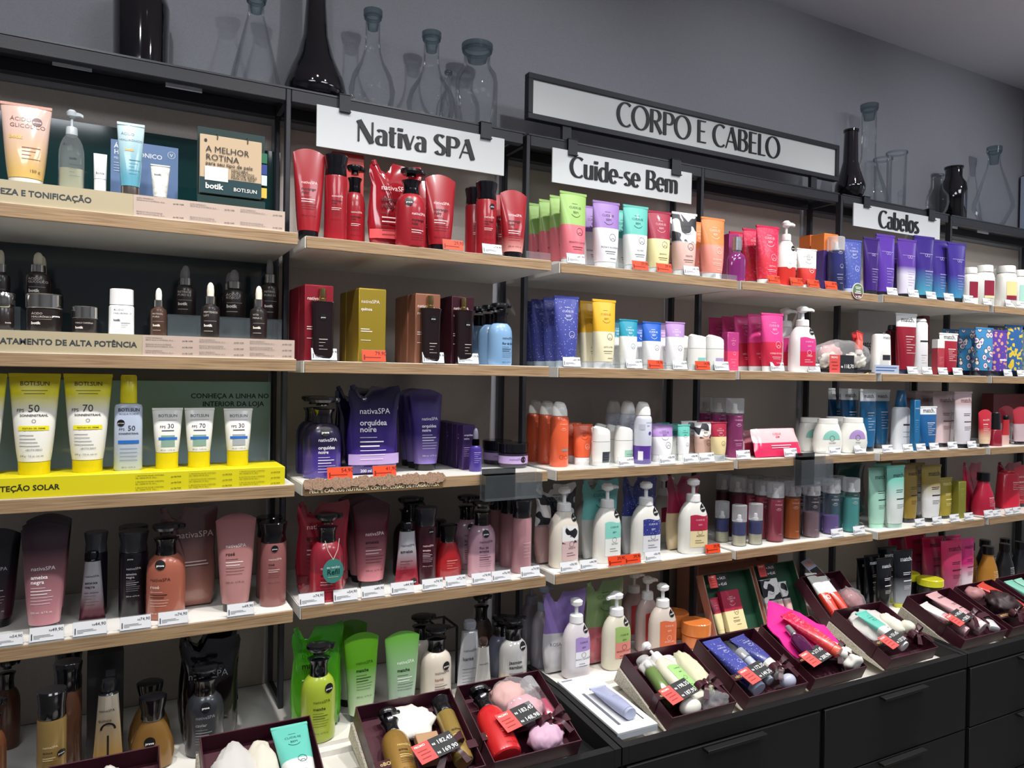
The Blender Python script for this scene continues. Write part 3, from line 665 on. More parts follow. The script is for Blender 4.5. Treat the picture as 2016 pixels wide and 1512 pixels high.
# ---------------------------------------------------------------- drawer cabinets under the shelves
CAB = [(-.668, .664, 'left'), (.668, 1.996, 'middle'), (2.0, 3.51, 'right')]
CB = PAINT('09090c', .55, 400, .1)
for x0, x1, nm in CAB:
    r = thing('drawer_cabinet', 'black %s drawer cabinet with white display top' % nm, 'cabinet', (x0, -.326, 0)); wd = x1-x0
    m = MB(); m.box(.002, wd-.002, .008, .67, .06, .66, CB); part('carcass', m, r)
    m = MB(); m.box(.01, wd-.01, .05, .65, 0, .06, M('08080a', .6)); part('plinth', m, r)
    for xx in (0, wd-.018):   # side panels with sloping top edge
        m = MB(); pts = [(0, .6605), (.67, .6605), (.67, .7205), (.47, .7205), (.462, .729), (.28, .729), (0, .702)]
        vs = [(xx, y, z) for y, z in pts]+[(xx+.018, y, z) for y, z in pts]
        m.add(vs, [(6, 5, 4, 3, 2, 1, 0), (7, 8, 9, 10, 11, 12, 13)]+[(i, (i+1) % 7, 7+(i+1) % 7, 7+i) for i in range(7)], CB); part('side_panel', m, r)
    m = MB(); m.box(.0185, wd-.0185, 0, .022, .6605, .7015, CB); part('front_rim', m, r)
    m = MB(); m.box(.0185, wd-.0185, .285, .67, .706, BENCH-.0003, M('e6e3dc', .4)); part('top_board', m, r)
    we = wd-.1 if nm == 'left' else wd-.0185
    m = MB(); m.box(.0185, we, .0225, .2845, .662, .6695, M('ddd9d0', .45)); m.box(.0185, we, .262, .2845, .6697, .712, M('e6e3dc', .4)); m.box(.0185, we, .19, .2615, .6697, .7, M('e6e3dc', .4)); part('stepped_tray', m, r)
    if nm == 'left':
        m = MB(); m.box(we+.0003, wd-.0185, .0225, .2845, .662, .668, CB); m.box(we+.0003, wd-.0185, .28, .2845, .6682, .705, CB); part('dark_insert', m, r)
    half = wd/2
    for c in (0, 1):
        for k, (z1, z0) in enumerate(((.655, .47), (.466, .28), (.276, .07))):
            d = link('drawer', None, r, loc=(c*half, 0, 0)); m = MB(); m.box(.012, half-.008, -.004, .0075, z0, z1, CB, b=.001); part('drawer_front', m, d)
            m = MB(); m.box(half*.36, half*.66, -.024, -.0045, z1-.012, z1-.004, CB, b=.001); part('handle', m, d)
# ---------------------------------------------------------------- products, shelf by shelf
G = place
H1 = at(561, 417, .008).z-SHZ[(0, 1)]-.0005; H2 = at(580, 670, .008).z-SHZ[(0, 2)]-.0005; RZ = at(365, 622, .165).z-SHZ[(0, 2)]
CSB_ = dict(ro=.4, co=.15)
def csb(bay, row, cx, top, w, yb, desc, c, n=1, nm='', cap='f3f3f3', pc='ffffff', pc2=None, **k):
    k.setdefault('a0', .36); G('tube', bay, row, cx, top, w, yb, desc, c=c, n=n, cap=cap, pr=P_csb(pc, nm, pc2), **{**CSB_, **k})
# bay 0 row 1 (behind the strip)
G('tube', 0, 1, 51, 206, 103, .07, 'large peach and yellow gel tube', c='d9b9ad,d9b56a@.35~.3', cap='dcdad2', ch=.1, sc='d8a493', co=.6, ro=.15, dz=H1, pr=[('t', 'ÁCIDO', -.3, .78, .13, '6e3a33'), ('t', 'GLICÓLICO', -.3, .7, .13, '6e3a33'), ('t', 'botik', -.3, .56, .12, 'd8b25c', 'l', H2)]+P_bars('8a5a4a', .46, 4, -.05, .35)+[('t', '150 g', .1, .17, .09, '6e4a33'), ('d', .22, .79, .1, '5a2026'), ('t', 'prove', .22, .775, .07, 'ffffff', 'c')])
G('pump', 0, 1, 141, 217, 52, .075, 'clear foaming cleanser pump bottle', c='c2bfa0', tm='dfe6e6', cap='b9c2c8', dz=H1, nz=0, pr=[('t', 'ÁCIDO', -.3, .56, .14, '3a3f44'), ('t', 'botik', -.05, .4, .13, '3a3f44', 'l', H2)]+P_bars('555b60', .34, 4, -.05, .4))
G('tube', 0, 1, 197, 303, 27, .07, 'slim white lip stick', c='eceeee', ch=.4, a0=.46, b0=.46, cap='f2f2f2', seal=0, dz=H1, pr=[('t', 'botik', -.3, .5, .3, '3a3f44')])
G('tube', 0, 1, 257, 243, 55, .06, 'pale blue serum tube', c='bcd3da,62a5bb@.5~.35', cap='9a8f88', cme=.9, ch=.16, sc='cfe0e6', co=.5, ro=.2, dz=H1, pr=[('t', 'ÁCIDO', -.35, .83, .15, '4a6a78'), ('t', 'HIALURÔNICO', -.4, .75, .12, '4a6a78'), ('t', 'botik', -.2, .62, .15, 'd8b25c', 'l', H2)]+P_bars('3f6f86', .5, 5, -.05, .4))
G('tube', 0, 1, 315, 325, 39, .09, 'small white marbled eye cream tube', c='e2e2dc', pat='marble:b9b9ae', cap='f2f2f2', cw=.2, ch=.2, dz=H1, pr=[('t', 'botik', -.3, .72, .16, '55585c', 'l', H2)])
# bay 0 row 2
dk = '241d1c'
def drop(cx, top, w, yb, desc, nm, dz=.0, n=1, cap='efe8d6', c=dk):
    G('drop', 0, 2, cx, top, w, yb, desc, c=c, cap=cap, n=n, dz=dz, pr=[('t', a, -.38, .44-.06*i, .15, 'd9cfc4') for i, a in enumerate(nm.split('/'))]+[('t', 'botik', -.36, .2, .2, 'efe9e0', 'l', H2), ('b', -.36, .3, .3, .02, 'a89f96'), ('b', -.36, .1, .12, .03, 'b8aea4')])
drop(1, 492, 40, .165, 'dark serum dropper cut by the frame', 'ÁCIDO', RZ)
drop(75, 497, 50, .165, 'dark glycolic acid serum dropper', 'ÁCIDO/GLICÓLICO', RZ+.012, 2)
drop(312, 567, 33, .05, 'short brown retinol serum dropper', 'RETINOL/PURO', H2, 1, 'f1efe8', '4a3226')
drop(365, 523, 42, .165, 'retinol dropper with grey bulb', 'RETINOL/PURO 0,3', RZ, 2, '9a9ca2')
drop(414, 556, 37, .05, 'peptide serum dropper with cream bulb', 'PEPTÍDEOS/LIFT', H2)
drop(461, 531, 46, .165, 'kojic acid dropper with grey bulb', 'ÁCIDO/KÓJICO', RZ, 2, '9a9ca2')
drop(509, 563, 34, .05, 'vitamin C serum dropper', 'VITA/MINA C', H2)
drop(531, 511, 36, .165, 'tall retinol dropper at the end', 'RETINOL/PURO 0,5', RZ, 1, '8f9197')
G('jar', 0, 2, 7, 577, 46, .07, 'dark face cream jar cut by the frame', c=dk, dz=H2, pr=[('t', 'botik', .1, .2, .12, 'efe9e0')])
G('jar', 0, 2, 87, 580, 76, .07, 'large dark face cream jar', c=dk, dz=H2, pr=[('t', 'ÁCIDO', -.32, .45, .09, 'd9cfc4'), ('t', 'HIALURÔNICO', -.32, .37, .08, 'd9cfc4'), ('t', 'botik', -.32, .2, .11, 'efe9e0', 'l', H2), ('b', -.32, .2, .33, .01, 'a89f96'), ('t', 'prove', .22, .4, .08, 'ffffff', 'l', H2)])
G('jar', 0, 2, 167, 604, 54, .06, 'small dark eye cream jar', c=dk, dz=H2, hl=.55, pr=[('t', 'HIALU CAFEÍNA', -.35, .36, .09, 'd9cfc4'), ('t', 'botik', -.35, .18, .13, 'efe9e0', 'l', H2)])
G('sham', 0, 2, 239, 569, 51, .06, 'flat white sunscreen bottle', c='eceeee', cap='f2f2f2', hb=.65, ca=.47, ct=.98, ta=.49, dz=H2, pr=[('t', 'ÁCIDO', -.3, .52, .12, '55585c'), ('t', 'HIALURÔNICO', -.3, .45, .1, '55585c'), ('t', 'botik', -.3, .3, .12, '55585c', 'l', H2)]+P_bars('8a8d90', .26, 3, .0, .35))
# bay 0 row 3 on the yellow riser
YZ = .0417
def sun(cx, top, w, desc, fps, **k):
    G('tube', 0, 3, cx, top, w, .062, desc, c='e9dc1c,f1efe8@.66~.1', cap='e2cf12', sc='e2d414', ch=.13, a0=.32, cw=.31, dz=YZ, co=.2,
      pr=[('t', 'BOTI.SUN', 0, .88, .13, '33331f', 'c', .01), ('b', -.25, .25, .83, .014, '6b6a30'), ('b', -.2, .2, .8, .014, '6b6a30'), ('t', 'FPS', -.33, .62, .1, '26262b'), ('t', fps, -.12, .62, .23, '26262b'), ('t', 'SONNENSTRAHL', 0, .575, .07, '26262b', 'c', .02), ('o', 0, .53, .04, .008, '44444a', 0, 360), ('b', -.29, .29, .46, .1, 'ecdf1e'), ('t', 'TEXTURA GEL CREME', 0, .45, .045, '33331f', 'c', .02)]+[('b', -.27, .0+.04*i, .39-.035*i, .012, '6f6f74') for i in range(4)]+[('t', 'oBOTICÁRIO', -.15, .24, .055, '44444a'), ('t', '200 g - 7.0 oz. net wt.', -.26, .18, .052, '33333a')], **k)
sun(-38, 735, 104, 'yellow and white sunscreen tube cut by the frame', '30')
sun(68, 735, 103, 'left full yellow and white sunscreen tube', '50')
sun(173, 736, 97, 'yellow sunscreen tube beside the blue spray', '70')
G('sham', 0, 3, 253, 738, 57, .06, 'pale blue sunscreen spray with yellow cap', c='b9c4da', cap='e6d81c', hb=.7, ca=.3, ct=.94, ta=.49, dz=YZ, pr=[('t', 'BOTI.SUN', 0, .62, .17, '26262b', 'c', .01), ('t', 'ACQUA FLUIDO', 0, .585, .09, '26262b', 'c'), ('t', 'FPS', -.34, .42, .14, '26262b'), ('t', '50', -.04, .42, .27, '26262b'), ('t', 'SONNENSTRAHL', 0, .38, .09, '26262b', 'c', .02), ('b', -.36, .36, .3, .13, '2a6ac0')]+[('b', -.3, .3, .23-.04*i, .014, '4a5a80') for i in range(4)]+[('t', '180 ml - 6.0 fl. oz.', 0, .03, .07, '33333a', 'c'), ('d', -.27, .5, .13, '17171b'), ('t', 'prove', -.27, .49, .09, 'ffffff', 'c')])
def sun2(cx, top, w, desc, fps, lc):
    G('tube', 0, 3, cx, top, w, .065, desc, c='efeeea', cap='e2cf12', ch=.27, a0=.37, cw=.365, dz=YZ, sc='f4f4f2', pr=[('t', 'BOTI.SUN', 0, .85, .14, '33333a', 'c', .01), ('b', -.3, .3, .8, .01, '77777a'), ('t', 'FPS', -.26, .67, .13, '26262b'), ('t', fps, -.02, .67, .22, '26262b'), ('b', -.2, .2, .63, .03, '44444a'), ('b', -.22, .22, .46, .4, lc), ('b', -.3, .3, .5, .09, '2a6ac0'), ('t', '40 ml - 1.3 fl. oz.', 0, .3, .07, '33333a', 'c')])
sun2(329, 803, 61, 'small white SPF 30 tube, spray side', '30', '86a596')
sun2(392, 803, 59, 'small white SPF 70 tube', '70', '86a596')
sun2(468, 804, 57, 'small white SPF 30 tube, right end', '30', 'a2a8ae')
# bay 0 row 4
G('arch', 0, 4, -6, 1040, 95, 1238, 'black and plum tube cut by the frame', c='14101a,3b1626@.3~.25', pr=P_nat('cfc3c8', 'ameixa/negra'))
G('arch', 0, 4, 88, 1028, 96, 1250, 'plum fading to pink body tube', c='2a1420,c98a92@.38~.36', n=3, dy=.052, pr=P_nat('f3ecec', 'ameixa/negra'))
G('hand', 0, 4, 182, 1085, 52, 1222, 'silver and plum hand cream tube', c='b9bac2,5a2433@.42~.25', me=.35, ro=.3, co=.2, sc='5a2433', pr=[('t', 'nativaSPA', -.28, .63, .135, '26161c'), ('t', 'ameixa', -.28, .53, .17, '26161c', 'l', .02), ('t', 'negra', -.28, .47, .17, '26161c', 'l', .02)]+P_bars('3a2028', .4, 5, -.3, .55))
G('splash', 0, 4, 189, 1046, 46, .15, 'black splash bottle with grey cap', c='17121c', cap='50525a')
G('splash', 0, 4, 263, 1044, 58, 1218, 'black plum body splash with smoky cap', c='120e18', cap='2c2d33', n=2, dy=.06, st=(-.14, .7), pr=P_nat('e9e2e2', 'ameixa/negra', v=.57))
G('npump', 0, 4, 327, 1030, 78, 1222, 'copper coloured lotion pump bottle', c='a9604c', co=.7, st=(-.16, .59), pr=P_nat('3c1a18', 'rosé', 'f4d9cc', v=.42, u=-.4))
G('pouch', 0, 4, 367, 992, 124, .13, 'translucent rosy refill pouch', c='6d4a4a,b27a6c@.35~.3', pr=[('t', 'nativaSPA', -.18, .68, .15, 'd7c2bd'), ('b', -.05, .3, .45, .02, 'd7c2bd'), ('b', -.05, .33, .42, .02, 'd7c2bd')])
G('arch', 0, 4, 464, 1010, 80, 1206, 'rosy body tube with black cap', c='8a5556,b98583@.6~.3', pr=P_nat('f4e9e6', 'rosé', '3c1a18', v=.66))
G('splash', 0, 4, 538, 1026, 52, 1196, 'rosy glass body splash', c='8f5a58', n=2, dy=.065, st=(-.05, .7), pr=P_nat('e9d3cd', 'rosé', '3c1a18', v=.56))
# counter bay 0
G('npump', 0, 5, 14, 1297, 54, 1478, 'brown lotion pump bottle at left edge', c='5c3626')
G('npump', 0, 5, -14, 1375, 56, .02, 'front brown pump bottle cut by the frame', c='6b4028')
G('splash', 0, 5, 102, 1357, 60, -.04, 'gold quinoa body splash', c='9a7e4a', me=.35, pr=P_nat('e6d8b0', 'quinoa', '3a2a12', v=.52), st=(.34, .46))
G('splash', 0, 5, 133, 1302, 56, .05, 'dark brown splash behind the gold one', c='4d3022', n=2, dy=.08)
G('hand', 0, 5, 213, 1338, 66, .0, 'gold quinoa hand cream tube', c='b9b0a0,b28a42@.55~.3', me=.4, ro=.3, cap='17171b', sc='0d0d10', pr=[('t', 'nativaSPA', -.28, .7, .12, '2a2012'), ('t', 'quinoa', -.3, .6, .15, '2a2012'), ('b', -.03, .03, .3, 1.1, '0e0e10'), ('o', 0, .52, .24, .06, '0e0e10', 0, 180)])
G('carton', 0, 5, 207, 1278, 72, .1, 'black tester display box', c='0e0e12', d=.5, pr=[('b', -.0, .26, .8, .22, '35353b')])
G('pear', 0, 5, 300, 1369, 88, .015, 'gold-brown oval quinoa bottle', c='8a6532', st=(-.06, .42), n=2, dy=.08, co=.6, me=.2, pr=[('t', 'quinoa', -.2, .16, .1, '2e1f10'), ('b', -.2, .15, .1, .02, '2e1f10')])
G('npump', 0, 5, 403, 1308, 76, 1500, 'black caviar lotion pump bottle', c='2b2d33', co=.6, st=(-.02, .57), pr=P_nat('8f9298', 'caviar', v=.44))
G('pouch', 0, 5, 412, 1252, 122, .07, 'crumpled glossy black refill pouch', c='0c0c10', co=1, ro=.12, n=2, dy=.06, pr=[('t', 'nativaSPA', -.35, .62, .16, '8f9298')])
# bay 1 row 1
R1 = dict(c='9a1a25', co=.6)
def ruby(k, *a, **kw):
    n_ = kw.pop('nm', 'morango/ruby'); pr = P_nat(kw.pop('pc', 'f7dcdc'), n_, kw.pop('p2', '3a0a10'), v=kw.pop('v', .6), u=kw.pop('u', -.27)); G(k, *a, pr=pr, **{**R1, **kw})
ruby('arch', 1, 1, 608, 293, 64, .05, 'tall red wash tube, left end')
ruby('splash', 1, 1, 661, 307, 45, .045, 'red body splash with tagged black cap', v=.5)
ruby('npump', 1, 1, 698, 326, 44, .13, 'red pump bottle behind the splash', v=.42)
G('carton', 1, 1, 683, 303, 66, .2, 'flat coral red box at the back', c='d5453f', d=.2)
ruby('pouch', 1, 1, 776, 318, 108, .1, 'glossy red refill pouch', c='9c1a26', co=1, ro=.12, v=.66, bd=(.12, .22, 'e0575a'))
ruby('npump', 1, 1, 809, 333, 60, .03, 'red lotion pump bottle', v=.4, u=-.1, st=(-.18, .56), c='9c1c28')
ruby('arch', 1, 1, 866, 344, 61, .045, 'glossy red tube in the middle', n=2, dy=.07)
ruby('splash', 1, 1, 957, 360, 41, .035, 'red body splash, right one', n=2, dy=.07, v=.5, st=(.1, .66))
ruby('arch', 1, 1, 1010, 374, 53, .03, 'red tube fading to pink', c='9a1a25,eaa6a0@.12~.12', n=2, dy=.06)
# bay 1 row 2
def box3(cx, top, w, desc, c, n, nm, pc='f0e4dc', y=.05, **k):
    G('carton', 1, 2, cx, top, w, y, desc, c=c, n=n, d=.75, me=k.pop('me', .3), dy=.042, pr=[('t', 'nativaSPA', -.42, .8, .17, pc), ('t', nm, -.42, .7, .15, pc, 'l', .02), ('b', -.42, -.1, .45, .03, pc), ('b', -.42, .0, .42, .03, pc), ('b', -.42, -.05, .3, .02, pc)], **k)
box3(622, 563, 66, 'dark red perfume carton', '8c1a2b', 3, '')
G('perf', 1, 2, 634, 567, 48, .022, 'dark perfume bottle before red cartons', c='1c0f12', st=(-.02, .6), pr=P_bars('e9e2da', .3, 4, -.18, .35))
box3(726, 570, 66, 'gold quinoa perfume carton', 'a8902f', 3, 'quinoa', me=.5)
box3(835, 580, 62, 'copper rose perfume carton', '9a6650', 3, 'rosé', me=.4)
G('perf', 1, 2, 846, 582, 42, .022, 'dark perfume bottle before copper cartons', c='1c0f12', st=(.06, .66), pr=P_bars('e9e2da', .3, 4, -.1, .35))
box3(903, 585, 58, 'dark plum perfume carton', '3a1222', 2, 'ameixa')
G('perf', 1, 2, 912, 586, 38, .022, 'dark perfume bottle before plum cartons', c='1c0f12', st=(.1, .6), pr=P_bars('e9e2da', .3, 4, -.05, .35))
G('npump', 1, 2, 984, 597, 49, .035, 'sky blue lotion pump bottle', c='84acd4', n=3, dy=.062, pr=P_nat('26384e', 'flor de lírio', v=.42, u=-.1))
# bay 1 row 3
OR = dict(c='3c2a7c', co=.6)
G('npump', 1, 3, 634, 781, 76, 944, 'dark purple lotion pump bottle', c='1d1538,46338c@.5~.1', co=.6, n=2, dy=.09, st=(.0, .58), cap='15131c', pr=P_nat('f0ecf6', 'orquídea/noire', v=.46, u=-.18))
G('pouch', 1, 3, 734, 755, 108, 936, 'big purple refill pouch', c='1d1440,3f2b80@.6~.15', co=1, ro=.12, pr=P_nat('f4f0fa', 'orquídea/noire', v=.67, u=-.28, s=.14), bd=(.12, .235, 'b9a0d2'))
G('pouch', 1, 3, 700, 757, 90, .19, 'dark purple pouch at the back', c='1d1440', co=1, ro=.15)
G('arch', 1, 3, 838, 766, 65, 928, 'purple body tube fading lilac', c='35246e,8d78c0@.2~.2', n=3, dy=.05, co=.6, pr=P_nat('f4f0fa', 'orquídea/noire', v=.62, u=-.2))
G('carton', 1, 3, 918, 836, 33, 926, 'little purple serum carton', c='3a2458', n=7, d=.9, dy=.036, pr=[('t', 'orquídea', -.4, .76, .2, 'efe6fa', 'l', .02), ('t', 'noire', -.4, .68, .2, 'efe6fa', 'l', .02)]+P_bars('cfc0e4', .5, 5, -.4, .6))
G('drop', 1, 3, 936, 843, 25, 930, 'purple serum dropper', c='3f2f86', cap='6f7080', col='15131c', pr=P_bars('efe6fa', .45, 6, -.3, .6))
G('jar', 1, 3, 1009, 871, 62, 924, 'purple jar with lilac label', c='2a2436', lb='b49acb', cap='0e0e12', cme=0, n=2, dy=.09, pr=[('t', 'nativaSPA', -.3, .33, .1, '5a4a72'), ('d', .15, .36, .1, '101014')])
# bay 1 row 4
G('pouch', 1, 4, 634, 983, 108, 1172, 'red plum refill pouch', c='8f1a2c', co=.8, pr=P_nat('e8b9b9', 'ameixa', '3a0a10', v=.7, u=-.3), bd=(.14, .22, '5a1020'))
G('npump', 1, 4, 643, 1010, 66, 1184, 'red lotion pump with a necklace', c='8d2233,b3283a@.5~.02', co=.8, pr=P_nat('f0d6d6', 'ameixa', '2a0810', v=.38))
G('arch', 1, 4, 730, 983, 74, 1160, 'plum red tube fading pink', c='4c1626,c98088@.32~.3', n=3, dy=.06, pr=P_nat('e6cfd2', 'ameixa', '2a0810', v=.6, u=-.2))
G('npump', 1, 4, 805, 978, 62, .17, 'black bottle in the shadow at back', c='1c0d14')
G('hand', 1, 4, 801, 1027, 48, 1157, 'silver and ruby hand cream tube', c='c5c6cf,9c2338@.5~.2', me=.35, ro=.3, sc='9c2338', st=(.28, .07), pr=[('t', 'nativaSPA', -.28, .63, .135, '26161c'), ('t', 'ameixa', -.3, .53, .17, '26161c', 'l', .02)]+P_bars('4a1020', .4, 5, -.3, .5))
G('splash', 1, 4, 838, 998, 43, 1153, 'dark ruby body splash', c='3a0d1c', cap='23232a', st=(.1, .7), n=2, dy=.08, pr=P_nat('e6cfd2', 'ameixa', v=.5))
G('pear', 1, 4, 882, 1032, 54, 1143, 'ruby red oval oil bottle', c='a81c22', n=2, dy=.07, co=.8, pr=P_bars('e6b0a8', .36, 4, -.15, .4))
G('npump', 1, 4, 948, 984, 55, 1139, 'pale pink lotion pump bottle', c='a58292,d7a6b4@.45~.03', n=2, dy=.09, co=.6, st=(-.02, .58), pr=P_nat('54303c', 'flor de/ameixa', v=.46, u=-.25))
G('splash', 1, 4, 1027, 983, 39, 1131, 'clear pink splash with dark cap', c='b9868e', cap='1c1d28', n=3, dy=.07, pr=P_bars('f0dcdc', .42, 5, -.1, .45))
# counter bay 1
G('pouch', 1, 5, 623, 1226, 108, 1440, 'bright green refill pouch', c='2f7a12,4e9a1c@.5~.3', co=1, ro=.15, pr=[('t', 'nativaSPA', -.3, .7, .15, '1c4a0c'), ('t', 'matcha', -.3, .6, .15, '0f200a', 'l', .02)]+P_bars('cfe8b0', .5, 4, -.3, .5))
G('npump', 1, 5, 627, 1266, 68, 1450, 'lime green lotion pump bottle', c='a5b838', co=.5, st=(.24, .56), pr=P_nat('3c4a14', 'matcha', '12160a', v=.42, u=-.22))
G('arch', 1, 5, 711, 1245, 68, .03, 'green body tube fading white', c='4f8c14,c9dcbc@.3~.3', n=2, dy=.1, pr=P_nat('2a4a10', 'matcha', '101a08', v=.66, u=-.2))
G('arch', 1, 5, 791, 1242, 68, .03, 'pale green exfoliating tube', c='5f9c3c,a9bcae@.5~.4', pr=P_nat('f0f6ec', 'matcha', '101a08', v=.62, u=-.2))
G('npump', 1, 5, 858, 1233, 62, .06, 'cream coloured lotion pump bottle', c='d8cdbf', n=2, dy=.1, st=(.18, .5), pr=P_nat('5a4a42', 'karité', 'a06a5a', v=.4, u=-.2))
G('hand', 1, 5, 924, 1222, 50, .05, 'tall silver hand cream tube', c='b9bbc2', me=.4, ro=.3, cap='8a8c94', pr=[('t', 'nativaSPA', -.28, .6, .13, '33343a'), ('t', 'karité', -.3, .48, .17, '33343a', 'l', .02)]+P_bars('6a6b72', .36, 5, -.3, .5))
G('hand', 1, 5, 951, 1256, 34, .02, 'short silver hand cream tube', c='c5c3c0', me=.4, ro=.3, cap='3a2a24', pr=[('t', 'nativaSPA', -.28, .56, .13, '33343a')])
G('npump', 1, 5, 947, 1170, 44, .19, 'brown bottle with black pump at back', c='4a3a34', cap='0c0c12')
G('npump', 1, 5, 985, 1212, 48, .13, 'grey-blue pump bottle behind', c='6f7488', cap='0c0c12')
G('npump', 1, 5, 1010, 1214, 56, .055, 'clear jasmine pump bottle', c='b4b3b2,d0c2a8@.3~.04', cap='0c0c12', ro=.1, co=1, st=(.2, .6), pr=[('t', 'jasmim', -.3, .36, .16, '2b2a28', 'l', .02), ('t', 'sambac', -.3, .29, .16, '2b2a28', 'l', .02)]+P_bars('4a4844', .22, 4, -.3, .5))
# bay 2 row 1
csb(2, 1, 1127, 379, 54, .05, 'green and pink body tube', '9cc26e,dd7380@.5', 5, 'BENDITO CACTO', pc='3f5a34', pc2='5a2028', dy=.052)
csb(2, 1, 1192, 397, 52, .045, 'purple and white body tube', '9a78bc,e6e4ea@.55', 2, 'ROSA E ALGODÃO', pc='4a3a5c', pc2='444450', dy=.07)
csb(2, 1, 1250, 405, 48, .04, 'teal and white body tube', '62bdb2,e8eae8@.5', 2, 'NUVEM', pc='2c5a56', pc2='44505a', dy=.07)
csb(2, 1, 1296, 416, 44, .04, 'crimson and cream body tube', 'a02340,eadfa6@.5', 1, 'BEIJINHO', pc='e9b9c0', pc2='5a4a20')
csb(2, 1, 1346, 419, 46, .04, 'cow spotted body tube', 'e8e8e8,d9b4aa@.47', 2, 'DELEITE', pc='44444c', pc2='55333a', pat='cow:2a2a30', dy=.07)
csb(2, 1, 1402, 429, 44, .035, 'orange and peach body tube', 'ec8a4c,eb9384@.5', 2, 'PESSEGURA', pc='fbe0cc', dy=.07)
# bay 3 row 1
G('carton', 3, 1, 1437, 462, 34, .09, 'magenta perfume carton', c='9a2a6c', d=.9, pr=P_csb('e0a8c8'))
G('round', 3, 1, 1450, 467, 38, .04, 'round purple perfume with silver cap', c='7a2a6a')
csb(3, 1, 1510, 445, 42, .04, 'hot red patterned body tube', 'd2224e,d8303a@.5~.3', 3, 'SEXTOU', pc='f6c8d0', pat='floral:e0446a', dy=.06)
G('pump', 3, 1, 1547, 435, 34, .035, 'white and red pump bottle', c='efeeea,d3352e@.42', co=.3, pr=[('o', .05, .32, .16, .05, 'f2f2f2', 0, 360)], st=(.26, .58))
csb(3, 1, 1587, 490, 34, .03, 'small white and red tube', 'efeeea,d3352e@.45', 2, '', pc='6a6a6a', pc2='ffffff', dy=.06)
G('carton', 3, 1, 1598, 466, 52, .17, 'plain orange gift box', c='d9702c', d=.7)
G('carton', 3, 1, 1622, 463, 54, .09, 'orange and purple gift box', c='e07a34,47307e@.72', lid='e58a45', d=.9)
G('mist', 3, 1, 1645, 467, 34, .035, 'navy speckled body spray', c='3c3f8c,23264c@.4~.3', tint='8a90c0', ch=.5, pr=P_csb('c8cce8', 'BOA NOITE'))
csb(3, 1, 1677, 472, 32, .04, 'starry blue body tube', '4a58a8', 1, '', cap='b9c4de', pat='stars:c8d0f0', pc='d8ddf5')
# bay 4 row 1
def curl(cx, top, w, desc, c, y=.045, n=1, **k):
    G('tube', 4, 1, cx, top, w, y, desc, c=c, n=n, cap='26282e', ch=.08, a0=.36, co=.6, ro=.2, pr=[('o', .0, .7, .06, .014, 'b8acd8', 0, 360), ('o', .12, .7, .06, .014, 'b8acd8', 0, 360), ('b', -.3, .34, .722, .012, 'b8acd8')]+P_bars('b9b0d8', .45, 6, -.1, .42), **k)
curl(1714, 468, 28, 'deep purple hair tube, leftmost', '3b2270')
curl(1742, 462, 34, 'bright purple hair tube', '5c3aa4')
curl(1764, 478, 26, 'dark purple hair tube set back', '3b2270', .12)
curl(1784, 471, 34, 'purple hair tube fading white', '5c3a9c,d8d4e4@.42~.08')
curl(1818, 465, 35, 'violet hair tube fading teal', '3a2880,4a9ab4@.25~.2')
curl(1848, 473, 30, 'indigo hair tube behind the post', '3f2f86,3f8aae@.22~.2', .06)
curl(1882, 478, 32, 'blue violet hair tube by powder bottles', '3f2f8c,3f8ab4@.22~.2')
G('talc', 4, 1, 1909, 527, 28, .05, 'white powder bottle, dark red label, left', c='f0efea', lb='8c1f38', n=2, dy=.06)
G('talc', 4, 1, 1937, 523, 35, .035, 'white powder bottle, dark red label, right', c='f0efea', lb='8c1f38', pr=[('b', -.27, .31, .22, .12, 'e8d9a0')])
G('talc', 5, 1, 1962, 530, 20, .07, 'white powder bottle set back', c='f0efea', lb='d9c98a')
G('talc', 5, 1, 1980, 524, 37, .035, 'white powder bottle with cream label', c='f0efea', lb='e5d698', pr=[('b', -.27, .31, .24, .2, '8c1f38')])
G('talc', 5, 1, 2006, 532, 28, .05, 'white powder bottle with mint label', c='f0efea', lb='a9d6c8', n=2)
# bay 2 row 2
csb(2, 2, 1114, 583, 48, .04, 'starry navy body tube', '434a9a', 4, '', cap='b9c8d4', pat='stars:c4caf0', pc='d8ddf5', dy=.06)
csb(2, 2, 1188, 590, 46, .035, 'yellow and cream body tube', 'eab32c,ece4c2@.48', 3, 'LEITE & MEL', pc='a8761c', pc2='5a4a20', dy=.06)
csb(2, 2, 1236, 629, 36, .03, 'cyan and white hand tube', '1f94b0,eceeee@.62', 2, '', pc='e8f4f8', pc2='2a6a7c', dy=.06)
csb(2, 2, 1282, 634, 37, .03, 'blue and white heart hand tube', '1f5ec4,eceeee@.55', 2, '', pc='e8f0fb', pc2='8a6a7c', dy=.06)
csb(2, 2, 1328, 634, 36, .03, 'lilac and white hand tube', 'b48cc8,ecebee@.65', 2, '', pc='f6ecfa', pc2='6a5a7c', dy=.06)
def roll(bay, row, cx, top, w, yb, desc, lb, n=2, **k): G('roll', bay, row, cx, top, w, yb, desc, c='efeeea', lb=lb, n=n, dy=.05, pr=[('b', .0, .35, .26, .02, '6a6a70'), ('b', .0, .3, .2, .02, '6a6a70')], **k)
roll(2, 2, 1371, 660, 33, .03, 'white roll-on with mint label', '8fd2c6')
roll(2, 2, 1406, 661, 33, .03, 'white roll-on with lilac label', 'b7a2cc')
G('carton', 2, 2, 1437, 654, 34, .06, 'pink and coral carton', c='b83a80,e0446c@.52', d=.6, pr=P_csb('f4b8d4', 'CEREJA DE FASES'))
csb(3, 2, 1519, 617, 41, .03, 'hot pink and red body tube', 'e0408c,cf2848@.45', 5, 'CEREJA DE FASES', pc='f8c0dc', pc2='ffd0d8', dy=.05)
